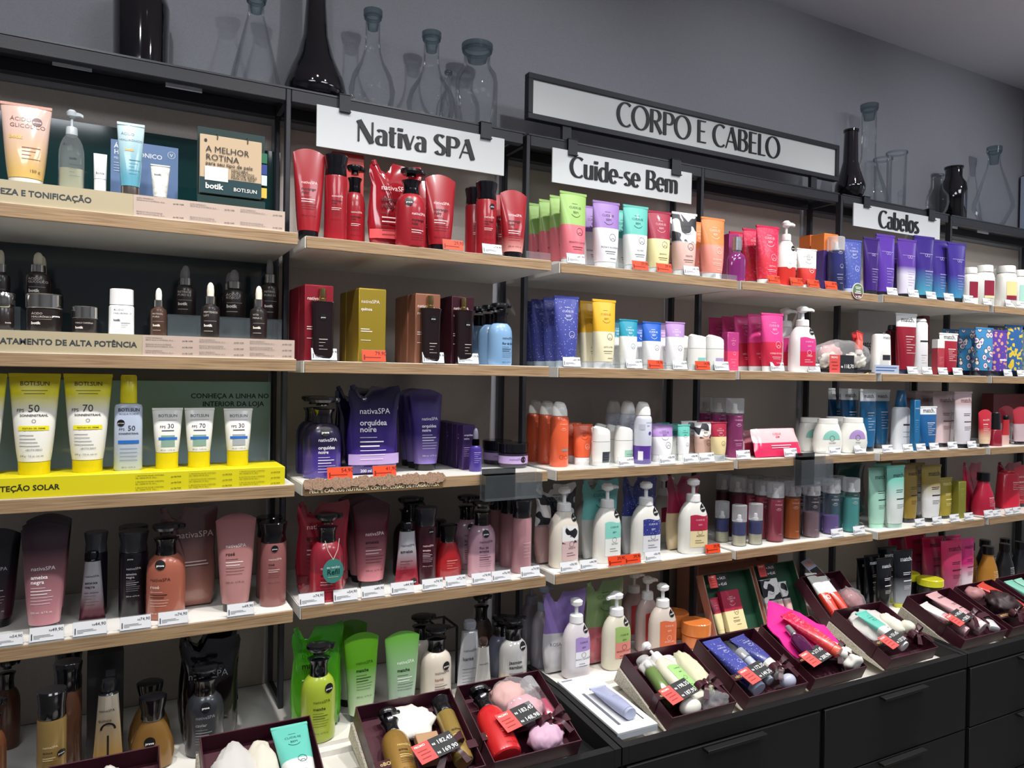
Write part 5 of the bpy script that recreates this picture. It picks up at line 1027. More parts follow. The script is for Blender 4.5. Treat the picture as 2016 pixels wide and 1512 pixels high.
for t in ((0, 4, 15, 1250, 60, 'w', '54,90'), (0, 4, 92, 1240, 68, 'w', '49,90'), (0, 4, 177, 1236, 66, 'w', '44,90'), (0, 4, 267, 1226, 60, 'w', '74,90'), (0, 4, 341, 1216, 58, 'w', '74,90'), (0, 4, 474, 1202, 52, 'w', '49,90'),
          (1, 1, 893, 485, 40, 'o', '29,90'), (1, 1, 970, 495, 38, 'w', '74,90'), (1, 2, 639, 702, 50, 'w', '119,90'), (1, 2, 737, 704, 46, 'o', '79,90'), (1, 2, 854, 703, 42, 'w', '119,90'), (1, 2, 923, 705, 40, 'w', '119,90'),
          (1, 3, 670, 935, 49, 'o', '54,90', .03), (1, 3, 758, 930, 45, 'o', '41,90', .03), (1, 4, 614, 1182, 50, 'w', '74,90'), (1, 4, 681, 1171, 47, 'w', '54,90'), (1, 4, 735, 1163, 45, 'w', '49,90'), (1, 4, 793, 1156, 44, 'w', '44,90'), (1, 4, 853, 1145, 41, 'w', '74,90'), (1, 4, 898, 1139, 40, 'w', '72,90'), (1, 4, 949, 1131, 38, 'w', '74,90'), (1, 4, 988, 1127, 36, 'w', '76,90'), (1, 4, 1045, 1121, 37, 'w', '74,90'),
          (2, 1, 1135, 512, 35, 'w', '41,90'), (2, 1, 1262, 528, 31, 'o', '29,90'), (2, 1, 1309, 533, 30, 'o', '29,90'), (2, 1, 1363, 537, 30, 'w', '41,90'), (3, 1, 1525, 553, 24, 'o', '29,90'), (3, 1, 1570, 558, 24, 'o', '29,90'), (3, 1, 1603, 560, 23, 'o', '29,90'), (3, 1, 1638, 564, 23, 'o', '59,90'),
          (4, 1, 1758, 576, 20, 'w', '49,90'), (4, 1, 1800, 580, 20, 'w', '49,90'), (4, 1, 1835, 584, 19, 'w', '49,90'), (4, 1, 1870, 587, 19, 'w', '49,90'), (4, 1, 1909, 590, 19, 'w', '31,90'), (4, 1, 1945, 592, 16, 'w', '31,90'), (5, 1, 1990, 597, 17, 'w', '31,90'), (5, 1, 2010, 600, 16, 'w', '31,90'),
          (2, 2, 1127, 712, 34, 'w', '41,90'), (2, 2, 1250, 716, 31, 'w', '26,90'), (2, 2, 1292, 720, 29, 'o', '19,90'), (2, 2, 1340, 718, 28, 'w', '26,90'), (2, 2, 1385, 720, 28, 'o', '14,90'), (2, 2, 1422, 723, 28, 'w', '19,90'), (3, 2, 1532, 725, 26, 'w', '41,90'), (3, 2, 1604, 723, 24, 'w', '54,90'),
          (4, 2, 1798, 727, 19, 'w', '49,90'), (4, 2, 1827, 732, 19, 'w', '49,90'), (4, 2, 1858, 732, 18, 'w', '39,90'), (4, 2, 1887, 733, 18, 'w', '29,90'), (5, 2, 1986, 735, 16, 'w', '31,90'), (5, 2, 2012, 736, 15, 'w', '31,90'),
          (2, 3, 1234, 904, 30, 'w', '19,90'), (2, 3, 1315, 903, 30, 'w', '26,90'), (2, 3, 1361, 902, 29, 'w', '26,90'), (2, 3, 1393, 900, 29, 'w', '26,90'), (3, 3, 1465, 894, 27, 'w', '59,90'), (3, 3, 1558, 891, 25, 'w', '22,90'), (3, 3, 1645, 886, 22, 'w', '34,90'), (3, 3, 1695, 884, 22, 'w', '34,90'),
          (4, 3, 1749, 883, 20, 'w', '49,90'), (4, 3, 1789, 882, 19, 'w', '49,90'), (4, 3, 1815, 879, 18, 'w', '39,90'), (4, 3, 1841, 878, 18, 'w', '29,90'), (4, 3, 1877, 877, 18, 'w', '49,90'), (4, 3, 1915, 876, 17, 'w', '49,90'),
          (2, 4, 1121, 1114, 34, 'w', '56,90'), (2, 4, 1160, 1107, 33, 'w', '44,90'), (2, 4, 1215, 1102, 32, 'o', '39,90'), (2, 4, 1247, 1096, 31, 'o', '39,90'), (2, 4, 1287, 1090, 30, 'w', '56,90'), (2, 4, 1405, 1079, 28, 'o', '39,90'),
          (3, 4, 1650, 1048, 23, 'w', '59,90'), (3, 4, 1693, 1042, 22, 'w', '59,90'), (4, 4, 1813, 1030, 19, 'w', '49,90'), (4, 4, 1847, 1025, 18, 'w', '49,90'), (4, 4, 1881, 1020, 18, 'w', '39,90'), (4, 4, 1909, 1017, 17, 'w', '44,90'), (4, 4, 1948, 1010, 17, 'w', '54,90'), (5, 4, 1964, 1009, 15, 'w', '54,90'), (5, 4, 1988, 1007, 15, 'w', '54,90'), (5, 4, 2004, 1004, 15, 'w', '44,90')):
    ptag(*t)

# ---------------------------------------------------------------- glassware on top of the frames
GZ = 2.2485
CL = THIN('d0dcdf', .08, .015); DKG = M('0c0a12', .06, coat=.9); ST = THIN('7c9ca4', .35, .12, .15)
def glass(cx, top, w, prof, label, dark=0, stop=None, y=.262, nm='glass_flask', cat='flask'):
    X = at(cx, 200, y).x; th = math.atan2(X-CAMP.x, y-CAMP.y); R = (at(cx+w/2, 200, y).x-at(cx-w/2, 200, y).x)*cos(th)/2; H = at(cx, top, y).z-GZ
    R = min(R, .082)
    r = thing(nm, label, cat, (X, y, GZ)); rr = [(z*H, max(.004, q*R), max(.004, q*R)) for z, q in prof]
    m = MB(); m.prof(rr, 40, DKG if dark else CL, cap=(1, 0)); part('vessel', m, r, sharp=60)
    zt, q = prof[-1]; m = MB(); rg = [sring(zt*H-.004, q*R+.0005, q*R+.0005, 32), sring(zt*H-.004, q*R+.004, q*R+.004, 32), sring(zt*H+.003, q*R+.004, q*R+.004, 32), sring(zt*H+.003, q*R-.001, q*R-.001, 32)]
    m.loft(rg, DKG if dark else ST, cap=(0, 0)); part('lip', m, r)
    if stop:
        m = MB(); k = q*R; m.prof([(zt*H-stop*H, k*.7, k*.7), (zt*H-.002, k*.85, k*.85), (zt*H+.0035, k*.95, k*.95), (zt*H+.004, k+.006, k+.006), (H-.001, k+.006, k+.006), (H, k+.003, k+.003)], 28, ST); part('stopper', m, r, 'blue-grey glass stopper')
BULB = [(0, .55), (.02, .7), (.1, .93), (.22, 1), (.36, .85), (.5, .5), (.6, .36), (.7, .32), (.93, .31)]
JAR = [(0, .85), (.02, .94), (.55, .97), (.66, .9), (.74, .66), (.78, .6), (.93, .62)]
CONE = [(0, .9), (.03, 1), (.1, .95), (.75, .34), (.8, .3), (.93, .3)]
ERL = [(0, .8), (.02, .95), (.08, 1), (.3, .72), (.5, .42), (.62, .3), (.75, .25), (.95, .24)]
glass(277, -30, 114, [(0, .88), (.01, .96), (.74, 1), (.84, .93), (.9, .66), (.96, .64)], 'big glossy black glass jar above leftmost bay', 1, nm='glass_jar', cat='jar', y=.265)
glass(502, -12, 106, CONE, 'clear conical flask above the left bay', 0, .12, .25)
glass(620, -80, 125, [(0, .85), (.02, .95), (.08, 1), (.16, .92), (.31, .6), (.46, .4), (.69, .32), (1, .3)], 'tall black long-necked flask beside conical flask', 1, y=.25)
glass(732, 20, 92, BULB, 'tall clear bulb flask with stopper above second bay', 0, .12, .25)
glass(848, 64, 96, BULB, 'shorter clear bulb flask with stopper above second bay', 0, .14, .25)
glass(882, 136, 34, [(0, .5), (.05, .75), (.3, 1), (.55, .8), (.68, .35), (.95, .3)], 'small round clear flask between two larger vessels', 0, None, .32)
glass(938, 88, 86, JAR, 'clear wide-mouthed jar at the right of second bay', 0, .12, .25, nm='glass_jar', cat='jar')
glass(1677, 251, 62, [(0, .6), (.03, .8), (.12, 1), (.2, .98), (.38, .68), (.52, .5), (.95, .44)], 'dark brown-black flask beside the header sign', 1, y=.22)
glass(1712, 206, 84, [(0, .8), (.02, .95), (.08, 1), (.2, .8), (.36, .5), (.5, .36), (.95, .36)], 'tallest clear long-necked flask above fifth bay', 0, .1, .26)
glass(1768, 300, 40, [(0, .9), (.01, .98), (.98, 1)], 'clear straight glass cylinder above fifth bay', 0, None, .222, 'glass_cylinder', 'vase')
glass(1741, 312, 36, [(0, .9), (.01, .98), (.98, 1)], 'clear glass cylinder behind another above fifth bay', 0, None, .308, 'glass_cylinder', 'vase')
glass(1850, 342, 48, [(0, .4), (.03, .6), (.12, .85), (.3, 1), (.48, .9), (.6, .55), (.66, .44), (.95, .44)], 'small round clear flask before black jar', 0, None, .215)
glass(1881, 323, 58, JAR, 'black wide-mouthed glass jar above rightmost bay', 1, None, .275, 'glass_jar', 'jar')
glass(1960, 290, 98, [(0, .35), (.02, .5), (.25, 1), (.32, .98), (.75, .36), (.82, .3), (.93, .3)], 'large clear diamond-shaped flask above rightmost bay', 0, .14, .25)
# ---------------------------------------------------------------- extras on the shelves
def blob(r, name, c, sx, sy, sz, mat, amp=.25, fr=30, seed=0, n=26, label=None, flat=0.):
    m = MB(); rings = []
    for j in range(1, n//2):
        ph = pi*j/(n//2); rg = []
        for i in range(n):
            t = 2*pi*i/n; p = Vector((sin(ph)*cos(t), sin(ph)*sin(t), -cos(ph)))
            k = 1+amp*noise.noise(Vector((p.x*sx, p.y*sy, p.z*sz))*fr*1.6+Vector((seed, 0, 0)))+amp*.5*abs(noise.noise(Vector((p.x*sx, p.y*sy, p.z*sz))*fr*4+Vector((seed, 5, 0))))
            z = p.z*sz*k; rg.append((c[0]+p.x*sx*k, c[1]+p.y*sy*k, c[2]+max(z, -sz*(1-flat))))
        rings.append(rg)
    m.loft(rings, mat); return part(name, m, r, label, 75)
BAG = THIN('e6e6ea', .05, .16, .06)
# acrylic fronts
for i, (x0, x1, h) in enumerate(((1085, 1440, .016),)):
    pass
def lip(bay, row, x0, x1, h, lab, y=.002):
    a = at(x0, 700, y); b = at(x1, 700, y); r = thing('acrylic_lip', lab, 'shelf divider', (a.x, y+.0085, zof(bay, row)+.0014)); m = MB(); m.box(0, b.x-a.x, 0, .0015, 0, h, AC); part('rail', m, r)
lip(1, 1, 1036, 1084, .02, 'clear acrylic lip at right end, top shelf, second bay')
lip(2, 1, 1108, 1452, .016, 'clear acrylic lip along top shelf, third bay')
lip(2, 2, 1102, 1440, .018, 'clear acrylic lip along second shelf, third bay')
lip(2, 3, 1140, 1440, .018, 'clear acrylic lip along third shelf, third bay')
# decorative strip on third shelf, bay 2
y = -.0022; a = at(600, 960, y); b = at(872, 950, y); z0 = at(600, 977, y).z; z1 = at(600, 945, y).z
r = thing('shelf_strip', 'bronze shelf strip with scalloped roses and Pele e Cabelos lettering', 'sign', (a.x, y, z0)); w_ = b.x-a.x; h = z1-z0
m = MB(); m.box(0, w_, 0, .0015, 0, h*.62, M('8c7250', .35, .5)); part('band', m, r)
for i in range(16):
    m = MB(); x = w_*(i+.5)/16; R_ = w_/16*.75*(1+.2*sin(i*2.3)); pts = [(x+R_*cos(2*pi*k/14)*(1+.12*cos(5*k)), h*.72+R_*sin(2*pi*k/14)*(.8+.12*sin(3*k+i))) for k in range(14)]
    m.prism(pts, -.0025-.0004*(i % 3), -.0004, M('b89880', .5, pat='fine:9c7a64')); part('rose', m, r, None)
vs, fs, tw = txt('PELE E CABELOS NUTRIDOS COM EXPLOSÃO DE FRAGRÂNCIA', .02); k = w_*.94/tw
part('print', prn([('t', 'PELE E CABELOS NUTRIDOS COM EXPLOSÃO DE FRAGRÂNCIA', w_*.03, h*.16, k, 'efe0c0', 'l', .02)], 1, 1, lambda x, z: 0), r)
# leaflet holder hanging from third shelf
def holder(pl, pr_, pt, pb, y, lab, d=.03):
    a = at(pl, pb, y); b = at(pr_, pb, y); zt = at(pl, pt, y).z; zb = at(pl, pb, y).z; w_ = b.x-a.x; h = zt-zb
    r = thing('leaflet_holder', lab, 'holder', (a.x, y, zb)); m = MB(); T = THIN('b9c2c8', .12, .06)
    m.box(0, w_, 0, .0015, 0, h*.8, T); m.box(0, w_, .0017, d, 0, .0015, T); m.box(0, .0015, .0017, d, .0017, h*.8, T); m.box(w_-.0015, w_, .0017, d, .0017, h*.8, T); part('tray', m, r)
    m = MB(); m.box(0, w_, d+.0003, d+.0018, 0, h, T); part('back', m, r); m = MB(); m.box(w_*.02, w_*.6, d-.004, d-.001, .002, h*.98, THIN('5a6066', .75)); part('dark_card', m, r, 'dark grey card inside')
holder(955, 1067, 925, 988, -.034, 'clear acrylic leaflet holder hanging before the fourth shelf')
holder(1578, 1640, 893, 960, -.034, 'dark acrylic holder hanging below the shampoo bottles', .03)
# cards, posters
o = thing('poster_card', 'grey card poster standing behind the white bottle', 'card', at(1690, 700, .2)); a = at(1690, 640, .2); b = at(1765, 640, .2); o.location = (a.x, .2, SHZ[(4, 2)]+.0014)
m = MB(); m.box(0, b.x-a.x, 0, .002, 0, at(1700, 612, .2).z-SHZ[(4, 2)], M('b4b2b6', .5)); part('card', m, o)
part('print', prn([('t', 'match.', .01, .105, .034, '2b2b30', 'l', .02), ('t', 'LAB to REDUZ', .01, .088, .017, '2b2b30', 'l', .02), ('t', 'MAIS DANOS', .01, .07, .017, '3b3b40', 'l', .02)], 1, 1, lambda x, z: 0), o)
# round sign on the oak edge
p = at(1689, 573, -.004); r = thing('round_sign', 'round green and plum price sign clipped on top shelf edge', 'sign', p); R_ = .026
m = MB(); m.prism([(R_*1.1*cos(2*pi*i/28), R_*1.06*sin(2*pi*i/28)) for i in range(28)], 0, .0015, M('e8e2da', .4)); part('rim', m, r)
m = MB(); m.prism([(R_*cos(2*pi*i/28), R_*.97*sin(2*pi*i/28)) for i in range(28)], -.0006, -.0001, M('5f7a5a,6a2c40@.35~.1', .4)); part('face', m, r)
part('print', prn([('b', -.015, .015, .013, .0025, 'e8e8e0'), ('b', -.012, .012, .008, .0025, 'e8e8e0'), ('b', -.012, .012, -.001, .003, 'f0f0ea'), ('b', -.016, .016, -.007, .003, 'f0f0ea'), ('t', '2x 20%', 0, -.022, .009, 'ffffff', 'c', .02)], 1, 1, lambda x, z: -.0007), r)
# small sign before match bottles
r = thing('info_card', 'pale acrylic card with two ticked blue lines, fifth bay', 'card', (at(1723, 725, .006).x, .006, SHZ[(4, 2)]+.0014)); w_ = at(1770, 725, .006).x-at(1723, 725, .006).x
m = MB(); m.box(0, w_, 0, .002, 0, .03, M('b4bfd4', .3)); part('card', m, r); part('print', prn([('b', .004, w_*.9, .021, .0035, '4a6aa8'), ('b', .004, w_*.8, .011, .0035, '4a6aa8')], 1, 1, lambda x, z: 0), r)
# wipes packs
for i, (x0, x1, pt, pb, yy, c, lab) in enumerate(((1492, 1578, 843, 898, .03, 'ecc0c4,d8305c@.52', 'pink and red wet wipes pack, front one'), (1468, 1560, 846, 893, .085, 'a86a74,8c2440@.52', 'darker wet wipes pack leaning behind'))):
    a = at(x0, 880, yy); b = at(x1, 880, yy); z0 = SHZ[(3, 3)]+.0014; h = at(x0, pt, yy).z-z0; w_ = b.x-a.x; r = thing('wipes_pack', lab, 'wipes', (a.x, yy, z0), 0, 'wet wipes packs'); m = MB(); n = 14; vs = []; T = Matrix.Rotation(rad(-22), 4, 'X')
    for sg in (-1, 1):
        for j in range(9):
            for k in range(n+1):
                u = k/n; v = j/8; ed = min(u, 1-u)*12; th = .013*min(1, ed)*sin(pi*(.06+.88*v))**.5
                x = u*w_+(.008*(1-v)*(1 if u > .5 else -1)*abs(u-.5)*2)+.0016*sin(v*40)*(1 if ed < .8 else 0)
                vs.append((x, sg*(th+.0012*noise.noise(Vector((u*9, v*7, sg)))), v*h))
    N_ = 9*(n+1); fs = []
    for s_ in (0, 1):
        for j in range(8):
            for k in range(n): q = s_*N_+j*(n+1)+k; f_ = (q, q+1, q+n+2, q+n+1); fs.append(f_ if s_ == 0 else f_[::-1])
    m.add(vs, fs, M(c, .2, coat=.9), T); part('pack', m, r, sharp=70)
    pm = prn([('t', 'CUIDE-SE', w_*.5, h*.75, .009, 'c23a5c', 'c', .01), ('t', 'BEM', w_*.5, h*.64, .009, 'c23a5c', 'c', .01), ('b', w_*.3, w_*.75, h*.36, .003, 'f4c8d4'), ('b', w_*.3, w_*.7, h*.28, .002, 'f4c8d4')], 1, 1, lambda x, z: -.0135); pm.v = [tuple(T @ Vector(v)) for v in pm.v]; part('print', pm, r)
# bag with loofahs and tubes, bay 4 second shelf
z0 = SHZ[(3, 2)]+.0014; y = .06; a = at(1602, 700, y); b = at(1712, 700, y); cxx = (a.x+b.x)/2; wdt = b.x-a.x
r = thing('acrylic_stand', 'black and gold display stand under the gift bag', 'display stand', (cxx, y, z0)); m = MB(); m.box(-wdt*.36, wdt*.4, -.03, .05, .006, .014, M('17171b', .3)); part('base', m, r)
for sx in (-.3, .34):
    m = MB(); m.prof([(0, .008, .008), (.003, .009, .009), (.0055, .006, .006)], 16, M('c9a050', .2, 1.), Matrix.Translation((sx*wdt, -.024, 0))); part('foot', m, r, 'gold foot')
r = thing('gift_bag', 'clear bag of pink loofah and white puffs, fourth bay', 'gift bag', (cxx, y, z0+.0142)); 
blob(r, 'loofah', (-wdt*.16, .015, .055), .05, .025, .03, M('cfa0a0', .7), .25, 40, 3, label='dusty pink sponge'); blob(r, 'puff', (-wdt*.24, -.005, .028), .045, .024, .026, M('dcd6cc', .8), .35, 60, 5); blob(r, 'puff', (wdt*.2, -.005, .03), .05, .024, .028, M('dcd6cc', .8), .35, 60, 9)
blob(r, 'film', (0, .0, .05), wdt*.5, .034, .052, BAG, .12, 22, 2, label='clear crinkled film')
for k, (dx, rx, c) in enumerate(((wdt*.2, 14, 'c8342e'), (wdt*.33, -12, 'c82f36'))):
    t = thing('squeeze_tube', 'small red tube stuck in the gift bag, %s one' % ('left', 'right')[k], 'tube', (cxx+dx, y-.02+.022*k, z0+.066)); k_tube(t, .036, .085, dict(c=c+',e8685c@.5', cap='e8dcd8', ch=.2, pr=P_csb('f6c8c0', '', ic=0))); t.rotation_euler = (rad(-8), rad(rx), 0)
def promo(loc, w_, prices, lab, T=None, par=None):
    r = thing('promo_price_sign', lab, 'price sign', loc, 0, 'coral and black promotional price signs'); h = w_*.5
    if T: r.matrix_world = T
    m = MB(); m.box(0, w_*.42, -.0006, .0006, 0, h, M('d9504c', .5)); part('promo_panel', m, r, 'coral promo panel'); m = MB(); m.box(w_*.4202, w_, -.0006, .0006, 0, h, M('26282b', .45)); part('price_panel', m, r, 'black price panel')
    it = [('t', 'PROMO', w_*.05, h*.8, w_*.075, 'fbe4de', 'l', .03), ('b', w_*.06, w_*.3, h*.6, w_*.02, 'a83230'), ('b', w_*.1, w_*.34, h*.42, w_*.02, 'a83230'), ('b', w_*.08, w_*.3, h*.22, w_*.02, 'a83230')]
    for i, p_ in enumerate(prices): it += [('t', 'R$', w_*.45, h*((.62 if i == 0 else .14) if len(prices) > 1 else .3), w_*.07, 'f4f4f4', 'l', .03), ('t', p_, w_*.57, h*((.58 if i == 0 else .1) if len(prices) > 1 else .28), w_*.15, 'f6f6f6', 'l', .01)]
    part('print', prn(it, 1, 1, lambda x, z: -.0008), r); return r
p = at(1633, 728, .012); q = at(1681, 728, .012); promo((p.x, .012, z0), q.x-p.x, ['118,70'], 'coral and black price sign before the clear gift bag')
# necklace with oval tag on the red pump
p = at(643, 1070, .0); px = at(656, 1124, -.001); r = thing('bottle_tag', 'oval teal Refil tag hanging on a thin chain', 'tag', px); R1_, R2_ = .024, .028
m = MB(); m.prism([(R1_*cos(2*pi*i/32), R2_*sin(2*pi*i/32)) for i in range(32)], 0, .001, M('3c8078', .45)); part('tag', m, r)
part('print', prn([('t', 'eu tenho', 0, .006, .0085, 'e6f0ea', 'c'), ('t', 'Refil', 0, -.008, .017, '12302c', 'c', .01), ('b', -.012, .012, -.014, .001, 'd8c88a')], 1, 1, lambda x, z: 0), r)
c1 = at(640, 1065, -.001)-px; c2 = at(668, 1060, -.001)-px
m = MB(); m.tube([tuple(c1), (c1.x*.55-.002, .0, c1.z*.5+.012), (0, .0005, R2_-.002)], .0007, 6, M('e6dcd0', .4)); m.tube([tuple(c2), (c2.x*.7+.001, .0, c2.z*.5+.012), (0, .0005, R2_-.002)], .0007, 6, M('e6dcd0', .4)); part('chain', m, r)

# ---------------------------------------------------------------- counter: frame stand, tray, back displays
r = thing('wire_stand', 'black wire frame stand behind the cream pump', 'display stand', (at(864, 1340, .12).x, .12, BENCH)); w_ = .05; h = .155
for nm, pts in (('hoop', [(0, 0, .003), (0, 0, h), (0, .09, h), (0, .09, .003)]), ('hoop', [(w_, 0, .003), (w_, 0, h), (w_, .09, h), (w_, .09, .003)]), ('crossbar', [(.004, 0, h-.001), (w_-.004, 0, h-.001)]), ('crossbar', [(.004, .09, h-.001), (w_-.004, .09, h-.001)])):
    m = MB()
    for a, b in zip(pts, pts[1:]): m.tube([a, b], .0035, 6, M('0c0c10', .35))
    part(nm, m, r)
# white printed tray (product info plate)
TL, TR, BR, BL_ = (1128, 1342), (1180, 1340), (1283, 1431), (1216, 1446)
r = thing('product_plate', 'white sloping plate with grey-lilac tube cut-out on the counter', 'display stand', (.684, -.285, .6965)); Tm = Matrix.Translation(r.location) @ Matrix.Rotation(rad(4.5), 4, 'X'); r.matrix_world = Tm
m = MB(); m.box(0, .118, 0, .275, .012, .018, M('e4e6ea', .35), b=.0006); m.box(0, .118, 0, .004, 0, .0118, M('c9ccd4', .35)); m.box(0, .118, .27, .274, 0, .0118, M('c9ccd4', .35)); part('plate', m, r)
m = MB(); m.box(.022, .03, .03, .19, .0181, .0188, M('6a6e78', .4)); m.box(.096, .099, .03, .2, .0181, .0188, M('3a3c42', .4)); m.box(.008, .04, .262, .268, .0181, .0188, M('8a8e98', .4)); part('slot_mark', m, r)
t = thing('squeeze_tube', 'crumpled grey-lilac tube lying on the white plate', 'tube', (0, 0, 0)); k_tube(t, .05, .145, dict(c='aab0d0', cap='b4bad6', ch=.06, sc='b8bed8', pr=P_bars('7a80a0', .5, 5, -.1, .3))); t.matrix_world = Tm @ Matrix.Translation((.062, .035, .0345)) @ Matrix.Rotation(rad(-90), 4, 'X') @ Matrix.Scale(1, 4)
# cardboard display with two leaning boxes (bays 3-4)
CBD = M('c08a78', .7)
a = at(1372, 1200, .2); b = at(1530, 1180, .2); r = thing('cardboard_display', 'salmon pink open cardboard display carton at the back', 'display box', (a.x, .2, BENCH)); w_ = b.x-a.x
for nm, bx in (('back_wall', (0, w_, .1, .103, 0, .235)), ('side_wall', (0, .003, 0, .0998, 0, .2)), ('side_wall', (w_-.003, w_, 0, .0998, 0, .2)), ('shelf', (.0032, w_-.0032, 0, .0998, .16, .163))):
    m = MB(); m.box(*bx, CBD); part(nm, m, r)
RIB = M('3d1420', .3, coat=.3); MAR = PAINT('451a28', .4, 200, .03); LID = M('d8d2c2', .6, pat='fine:b5ab96')
def boxT(fl, fr, zf, slope, yf=-.3):
    """frame whose x runs along the front edge, z up the slope, -y out of the box"""
    A = at(*fl, yf); B = at(*fr, yf); a = rad(slope)
    M4 = Matrix(((1, 0, 0, A.x), (0, sin(a), cos(a), yf), (0, -cos(a), sin(a), (A.z+B.z)/2), (0, 0, 0, 1))); return M4, B.x-A.x
def tray(T, w_, L, D, label, mat=MAR, inner=None, name='gift_box', lid=1, und=0.):
    r = thing(name, label, 'gift box', (0, 0, 0)); r.matrix_world = T; t = .0025; mi = inner or mat
    for nm, bx in (('side_wall', (0, t, 0, D-.0004, 0, L)), ('side_wall', (w_-t, w_, 0, D-.0004, 0, L)), ('front_wall', (t+.0002, w_-t-.0002, 0, D-.0004, 0, t)), ('back_wall', (t+.0002, w_-t-.0002, 0, D-.0004, L-t, L)), ('floor_panel', (0, w_, D, D+t, 0, L))):
        m = MB(); m.box(*bx, mi if nm == 'back_wall' else mat, b=.0005); part(nm, m, r)
    if lid:   # patterned lid turned over underneath, carrying the box
        m = MB(); pts = [(-.006, D+t+.001), (-.006, D+t+.001)]
        vs = []; fs = []; k = sin(math.atan2(T[2][2], T[1][2]))*L
        for x in (-.005, w_*.97):
            vs += [(x, D+t+.0008, .004), (x, D+t+.0008, L*.995), (x, D+t+.046, L*.995), (x, D+t+.003, .004)]
        m.add(vs, [(0, 1, 2, 3), (7, 6, 5, 4), (0, 4, 5, 1), (1, 5, 6, 2), (2, 6, 7, 3), (3, 7, 4, 0)], LID); part('lid', m, r, 'white lid with faint floral print underneath')
    return r
def ribbon(r, w_, L, D, v=.3, bowx=.62, text='oBOTICÁRIO'):
    m = MB(); z = L*v; m.box(-.001, w_+.001, -.0022, -.0012, z, z+.02, RIB); m.box(-.002, -.0008, -.002, D+.003, z, z+.02, RIB); m.box(w_+.0008, w_+.002, -.002, D+.003, z, z+.02, RIB); part('ribbon', m, r, 'dark burgundy satin ribbon')
    b = MB(); bx = bowx*w_
    for sg, ln, dz in ((-1, .042, -.25), (1, .038, .35)):
        rg = []
        for i in range(15):
            t = i/14; d = ln*sin(pi*t); x = bx+sg*d; yy = -.014-.011*sin(2*pi*t); zz = z+.01+dz*d; wz = .004+.007*sin(pi*t)
            rg.append([(x, yy, zz-wz), (x+.0006, yy-.0008, zz-wz), (x+.0006, yy-.0008, zz+wz), (x, yy, zz+wz)])
        b.loft(rg, RIB)
        rg = []
        for i in range(9):
            t = i/8; x = bx+sg*(.003+.03*t); yy = -.012-.006*sin(pi*t*1.3); zz = z+.008-.042*t; q = .0075*(.5+.5*t); rg.append([(x-q, yy, zz-q*.4*sg), (x-q, yy-.0008, zz-q*.4*sg), (x+q, yy-.0008, zz+q*.4*sg), (x+q, yy, zz+q*.4*sg)])
        b.loft(rg, RIB)
    b.prof([(-.009, .005, .005), (0, .0065, .007), (.009, .005, .005)], 10, RIB, Matrix.Translation((bx, -.014, z+.01))); part('bow', b, r, 'dark satin bow', 50)
    part('ribbon_print', prn([('t', text, w_*.04, z+.006, .012, 'c8b070', 'l', .02)], 1, 1, lambda x, z_: -.0025), r)
def lay(kind, T, x, z, W, H, y, lab, rot=0., **s):
    fn, name, cat, rho, dep = KIND[kind]; y = min(y, .0395-dep*W); t = thing(name, lab, cat, (0, 0, 0)); fn(t, W, H, s)
    t.matrix_world = T @ Matrix.Translation((x, y, z)) @ Matrix.Rotation(rad(rot), 4, 'Y'); return t
def lump(T, x, z, y, sx, sz, sy, mat, lab, name='tissue_bundle', cat='tissue', amp=.22, fr=32, seed=1):
    y = min(y, .039-sy*(1+amp*.6)); sx *= .93; sz *= .93; t = thing(name, lab, cat, (0, 0, 0)); blob(t, 'body', (0, 0, 0), sx, sy, sz, mat, amp, fr, seed, 30); t.matrix_world = T @ Matrix.Translation((x, y, z)); return t
TIS = THIN('e9e7e3', .05, .62, .2); TISW = M('dedbd4', .7); D = .042; L = .218
# 1: bottom left (partly cut)
T, w_ = boxT((40, 1600), (330, 1590), 0, 24); T[2][3] = .729; T[0][3] = at(110, 1505, -.1).x-.012; w_ = .185
g = tray(T, w_, L, D, 'burgundy gift box with white tissue at the bottom left'); lump(T, w_*.5, L*.45, .026, w_*.4, L*.42, .03, TISW, 'crumpled white tissue in the bottom left box')
# 2
T, w_ = boxT((413, 1560), (660, 1530), 0, 24); T[2][3] = .729; A_ = at(395, 1480, -.1); B_ = at(612, 1408, -.1); T[0][3] = A_.x-.002; w_ = B_.x-A_.x
g = tray(T, w_, L, D, 'burgundy gift box holding a teal tube, bottom left'); lump(T, w_*.26, L*.45, .024, w_*.22, L*.44, .024, TIS, 'white translucent tissue beside the teal tube'); lump(T, w_*.5, L*.6, .022, .03, .06, .022, M('d6d0c2', .75), 'creamy bath puff in film beside the tube', 'bath_puff', 'bath puff')
lay('tube', T, w_*.79, .02, .075, L*.86, .006, 'teal and white tube lying in gift box', 0, c='66c2b2,e6e8e4@.42', cap='f0f0f0', pr=P_csb('2c5a56', 'NUVEM'))
